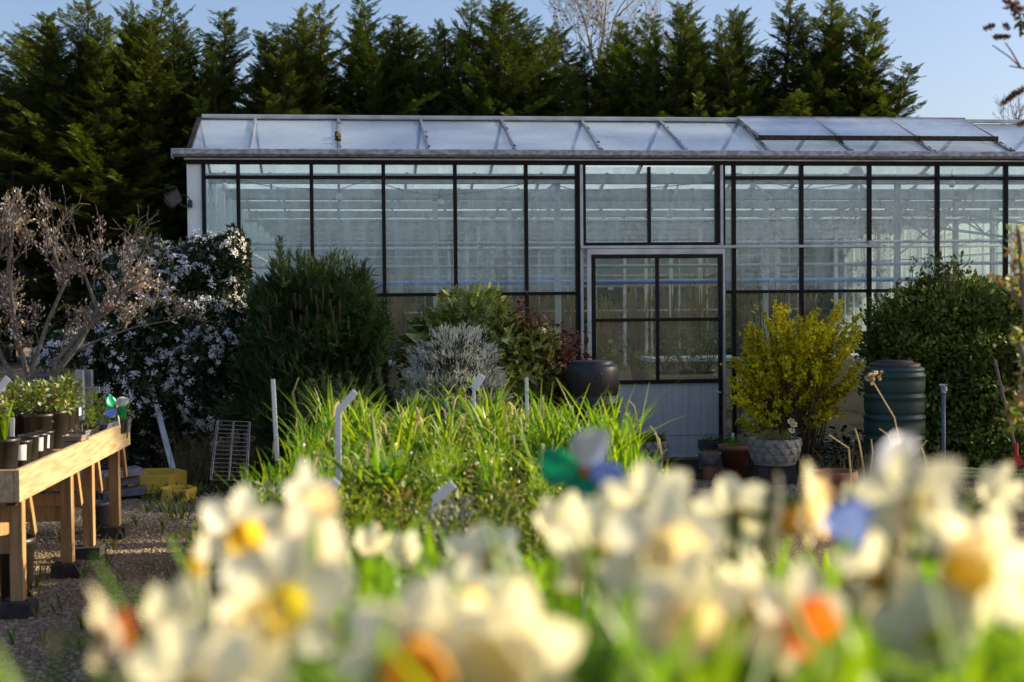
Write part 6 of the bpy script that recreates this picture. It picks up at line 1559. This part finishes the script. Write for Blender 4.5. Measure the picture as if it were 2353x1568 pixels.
for px, py, d, kind, face, sc in sorted(daffs, key=lambda q: q[0]):
    py += 45 + (40 if 1380 < px < 1800 and py < 1150 else 0) + (15 if px < 720 and py < 1180 else 0); sc *= .79
    head_w = at(px, py, d); i = cnt.get(kind, 0); cnt[kind] = i + 1
    parts, hd = DV[kind][i % len(DV[kind])]
    rz = rad(-90 + face); R_ = Matrix.Rotation(rz, 3, 'Z'); base = head_w - R_ @ (hd * sc)
    t = thing('daffodil', 'blurred foreground %s, %s such from the left' % (KNAME[kind], nth(i)), 'daffodil', base, rz, KNAME[kind] + 's of the foreground'); t.scale = (sc, sc, sc)
    for nm, me in parts: o = bpy.data.objects.new(nm, me); COL.objects.link(o); o.parent = t
    for q in range(0 if px < 380 else 3 if py < 1450 else 2):
        o = bpy.data.objects.new('leaf', rr.choice(LEAFME)); COL.objects.link(o); o.parent = t; o.location = (rr.gauss(0, .03), rr.gauss(0, .03), rr.uniform(-.04, .05)); o.rotation_euler = (rr.gauss(0, .12), rr.gauss(0, .12), rr.uniform(0, 6.28))
    POTSPOTS.append((base.x, base.y, base.z))
# pots under the daffodils, on a grid; each takes the bulbs above it
i = 0
for y in np.arange(.80, 1.95, .2):
    for x in np.arange(-.38, 1.0, .2):
        near = [z for bx_, by_, z in POTSPOTS if abs(bx_ - x) < .11 and abs(by_ - y) < .11]
        if not near: continue
        h = max(.12, min(near) - DZ + .03)
        t = thing('plant_pot', 'black pot of bulbs hidden under the foreground daffodils', 'pot', (x, y, DZ), 0, 'pots under the daffodils'); r = .092
        MB().lathe([(0, 0), (r * .8, 0), (r * .97, h - .03), (r * 1.03, h - .028), (r * 1.03, h), (r * .95, h), (r * .93, h - .02), (0, h - .02)], 20).build('pot', M_potblack, t, True)
# leafy bulb clumps that fill the display between the flowers
i = 0
LF = []
for k in range(100):
    d = rr.uniform(.95, 2.9); px = rr.uniform(430, 2340) if d < 1.9 else rr.uniform(760, 1420); 
    if d > 1.9: topy = rr.uniform(1160, 1260)
    else: topy = rr.uniform(1180, 1420) if px > 600 else rr.uniform(1330, 1500)
    LF.append((px, topy, d))
LF += [(372, 1235, 1.25), (400, 1290, 1.2), (455, 1300, 1.2), (2290, 1390, .95), (2220, 1400, 1.0), (2100, 1420, 1.0), (2000, 1430, 1.05), (1950, 1400, 1.1), (2050, 1380, 1.1), (2330, 1430, .95), (1760, 1250, 1.1), (1800, 1200, 1.15), (790, 1160, 1.9), (700, 1200, 1.6), (830, 1190, 2.0), (1035, 1180, 2.1)]
LF += [(rr.uniform(1850, 2360), rr.uniform(1230, 1420), rr.uniform(.78, 1.2)) for k in range(50)] + [(rr.uniform(1430, 2360), rr.uniform(1165, 1260), rr.uniform(1.6, 3.0)) for k in range(46)] + [(rr.uniform(380, 700), rr.uniform(1290, 1450), rr.uniform(.8, 1.2)) for k in range(14)] + [(rr.uniform(700, 1850), rr.uniform(1300, 1460), rr.uniform(.78, 1.0)) for k in range(16)] + [(rr.uniform(480, 1900), rr.uniform(1220, 1380), rr.uniform(.82, 1.3)) for k in range(50)]
LF = sorted(q for q in LF if q[0] > 400)
for px, topy, d in LF:
    p = at(px, topy, d)
    if p.y > 1.0 and False: pass
    t = thing('daffodil_leaves', 'tuft of green daffodil leaves between the foreground flowers, %s from the left' % nth(i), 'bulb leaves', (p.x, p.y, p.z - .40), rr.uniform(0, 6.28), 'leaf tufts among the daffodils'); i += 1
    for q in range(7):
        o = bpy.data.objects.new('leaf', rr.choice(LEAFME)); COL.objects.link(o); o.parent = t; o.location = (rr.gauss(0, .022), rr.gauss(0, .022), 0); o.rotation_euler = (rr.gauss(0, .13), rr.gauss(0, .13), rr.uniform(0, 6.28))
        s_ = rr.uniform(.85, 1.05); o.scale = (1.3, 1.3, s_)

c = at(1345, 1085, 1.75)
windmill('toy_windmill', c, .062, rad(-10), rad(0), (c.x - .01, c.y + .05, 1.0), [M_foil_w, M_foil_g, M_foil_g, M_foil_b], 'blurred toy windmill with large green blade above the daffodils', rad(62), 4, .35)
c = at(2035, 1160, 1.25)
windmill('toy_windmill', c, .068, rad(10), rad(-5), (c.x + .01, c.y + .04, 1.0), [M_foil_w, M_foil_b], 'blurred silver and blue toy windmill among the right daffodils', rad(70), 3, .35)

# ------------------------------------------------------------------ plants reaching in at the right edge
def right_edge():
    rr = random.Random(808)
    d = 5.2; t = thing('young_leaved_shrub', 'shrub with fresh orange and green young leaves at the right edge', 'shrub', (at(2420, 1000, d).x, d, 0)); L = lambda x, y, q=0.: at(x, y, d + q) - t.location
    m = MB(); P, X, U = [], [], []
    br = [[(2430, 1250), (2400, 900), (2358, 715), (2330, 675), (2300, 655)], [(2400, 900), (2362, 760), (2350, 640), (2343, 545), (2338, 520)], [(2400, 900), (2360, 840), (2342, 790), (2325, 790)], [(2430, 1250), (2380, 1040), (2345, 960), (2318, 945)], [(2430, 1100), (2375, 900), (2352, 860)]]
    for b in br:
        q = [L(x, y, rr.uniform(-.05, .05)) for x, y in b]; m.tube(q, [.016 * (1 - .75 * k / len(q)) for k in range(len(q))], 6, False)
    spots = [(2300, 655, 12, 22), (2330, 665, 14, 16), (2340, 540, 10, 22), (2335, 580, 12, 22), (2345, 610, 12, 18), (2325, 650, 10, 10), (2345, 680, 12, 12), (2338, 790, 10, 18), (2350, 830, 10, 20), (2345, 760, 10, 12), (2322, 948, 12, 18), (2345, 960, 14, 22), (2350, 930, 12, 16), (2335, 975, 10, 14), (2352, 885, 10, 14)]
    for x, y, s, n in spots:
        for k in range(n): P.append(L(x + rr.gauss(0, s * .8), y + rr.gauss(0, s), rr.gauss(0, .03))); X.append(Vector((rr.gauss(-.3, .8), rr.gauss(0, .6), rr.gauss(.3, .6)))); U.append(Vector((rr.gauss(0, .6), rr.gauss(-.5, .5), .6)))
    V, F = scatter(*LEAF, A_(P), A_(X), A_(U), np.array([rr.uniform(.025, .045) for _ in P])); link('foliage', np_mesh('foliage', V, F), M_orl, t)
    m.build('branches', M_greybark, t)
    P, X, U = [], [], []
    for x, y in ((2350, 880), (2352, 905), (2351, 855), (2352, 835)):
        for k in range(4): P.append(L(x + rr.gauss(0, 3), y + rr.gauss(0, 6))); X.append(Vector((rr.gauss(0, 1), rr.gauss(0, .3), rr.gauss(0, 1)))); U.append(Vector((rr.gauss(0, .4), -1, 0)))
    V, F = scatter(*FLOWER5, A_(P), A_(X), A_(U), .035); link('blossom', np_mesh('blossom', V, F), M_petal_w, t)
    d = 5.6; t = thing('buddleia', 'arching stems with brown dried seed heads against the sky at top right', 'shrub', (at(2440, 900, d).x, d, 0)); m = MB(); P, X, U, Sz = [], [], [], []
    L = lambda x, y, q=0.: at(x, y, d + q) - t.location
    m.tube([(0, 0, 0), L(2440, 500), L(2430, 200), L(2400, 80)], [.03, .022, .014, .01], 6, False)
    for pts, heads in (([(2430, 200), (2385, 172), (2345, 155), (2318, 130), (2280, 104)], []), ([(2345, 155), (2325, 120), (2310, 98)], []), ([(2385, 172), (2350, 157), (2320, 152)], []), ([(2440, 330), (2390, 210), (2353, 210), (2320, 230)], []), ([(2400, 80), (2380, 40), (2345, 20)], []), ([(2440, 300), (2380, 285), (2345, 284)], [])):
        m.tube([L(x, y) for x, y in pts], [.004 - .0022 * k / len(pts) for k in range(len(pts))], 5, False)
    m.build('stems', M_stem, t)
    for (x0, y0, x1, y1, r) in ((2263, 66, 2285, 57, 5.5), (2283, 86, 2318, 84, 4.5), (2308, 56, 2318, 66, 4.5), (2303, 240, 2330, 215, 4), (2326, 218, 2353, 205, 7), (2306, 2, 2338, 12, 7), (2328, 25, 2350, 18, 7), (2340, 287, 2356, 281, 5), (2318, 228, 2340, 212, 5)):
        n = int(math.hypot(x1 - x0, y1 - y0) * 7)
        for k in range(n):
            f = rr.random(); P.append(L(x0 + (x1 - x0) * f + rr.gauss(0, r * .42), y0 + (y1 - y0) * f + rr.gauss(0, r * .42), rr.gauss(0, .008))); X.append(Vector((rr.gauss(0, 1), rr.gauss(0, 1), rr.gauss(0, 1)))); U.append(Vector((rr.gauss(0, 1), rr.gauss(0, 1), rr.gauss(0, 1))))
    V, F = scatter(*LEAF, A_(P), A_(X), A_(U), .011); link('seed_heads', np_mesh('seed_heads', V, F), M_budd, t)
    P, X, U = [], [], []
    for x, y in ((2325, 25), (2350, 40), (2345, 55), (2340, 15), (2352, 70), (2353, 48)):
        for k in range(7): P.append(L(x + rr.gauss(0, 5), y + rr.gauss(0, 4))); X.append(Vector((rr.gauss(0, 1), rr.gauss(0, .4), rr.gauss(-.2, .6)))); U.append(Vector((0, -.6, .6)))
    V, F = scatter(*LEAF, A_(P), A_(X), A_(U), .035); link('foliage', np_mesh('foliage', V, F), M_maggreen, t)
right_edge()
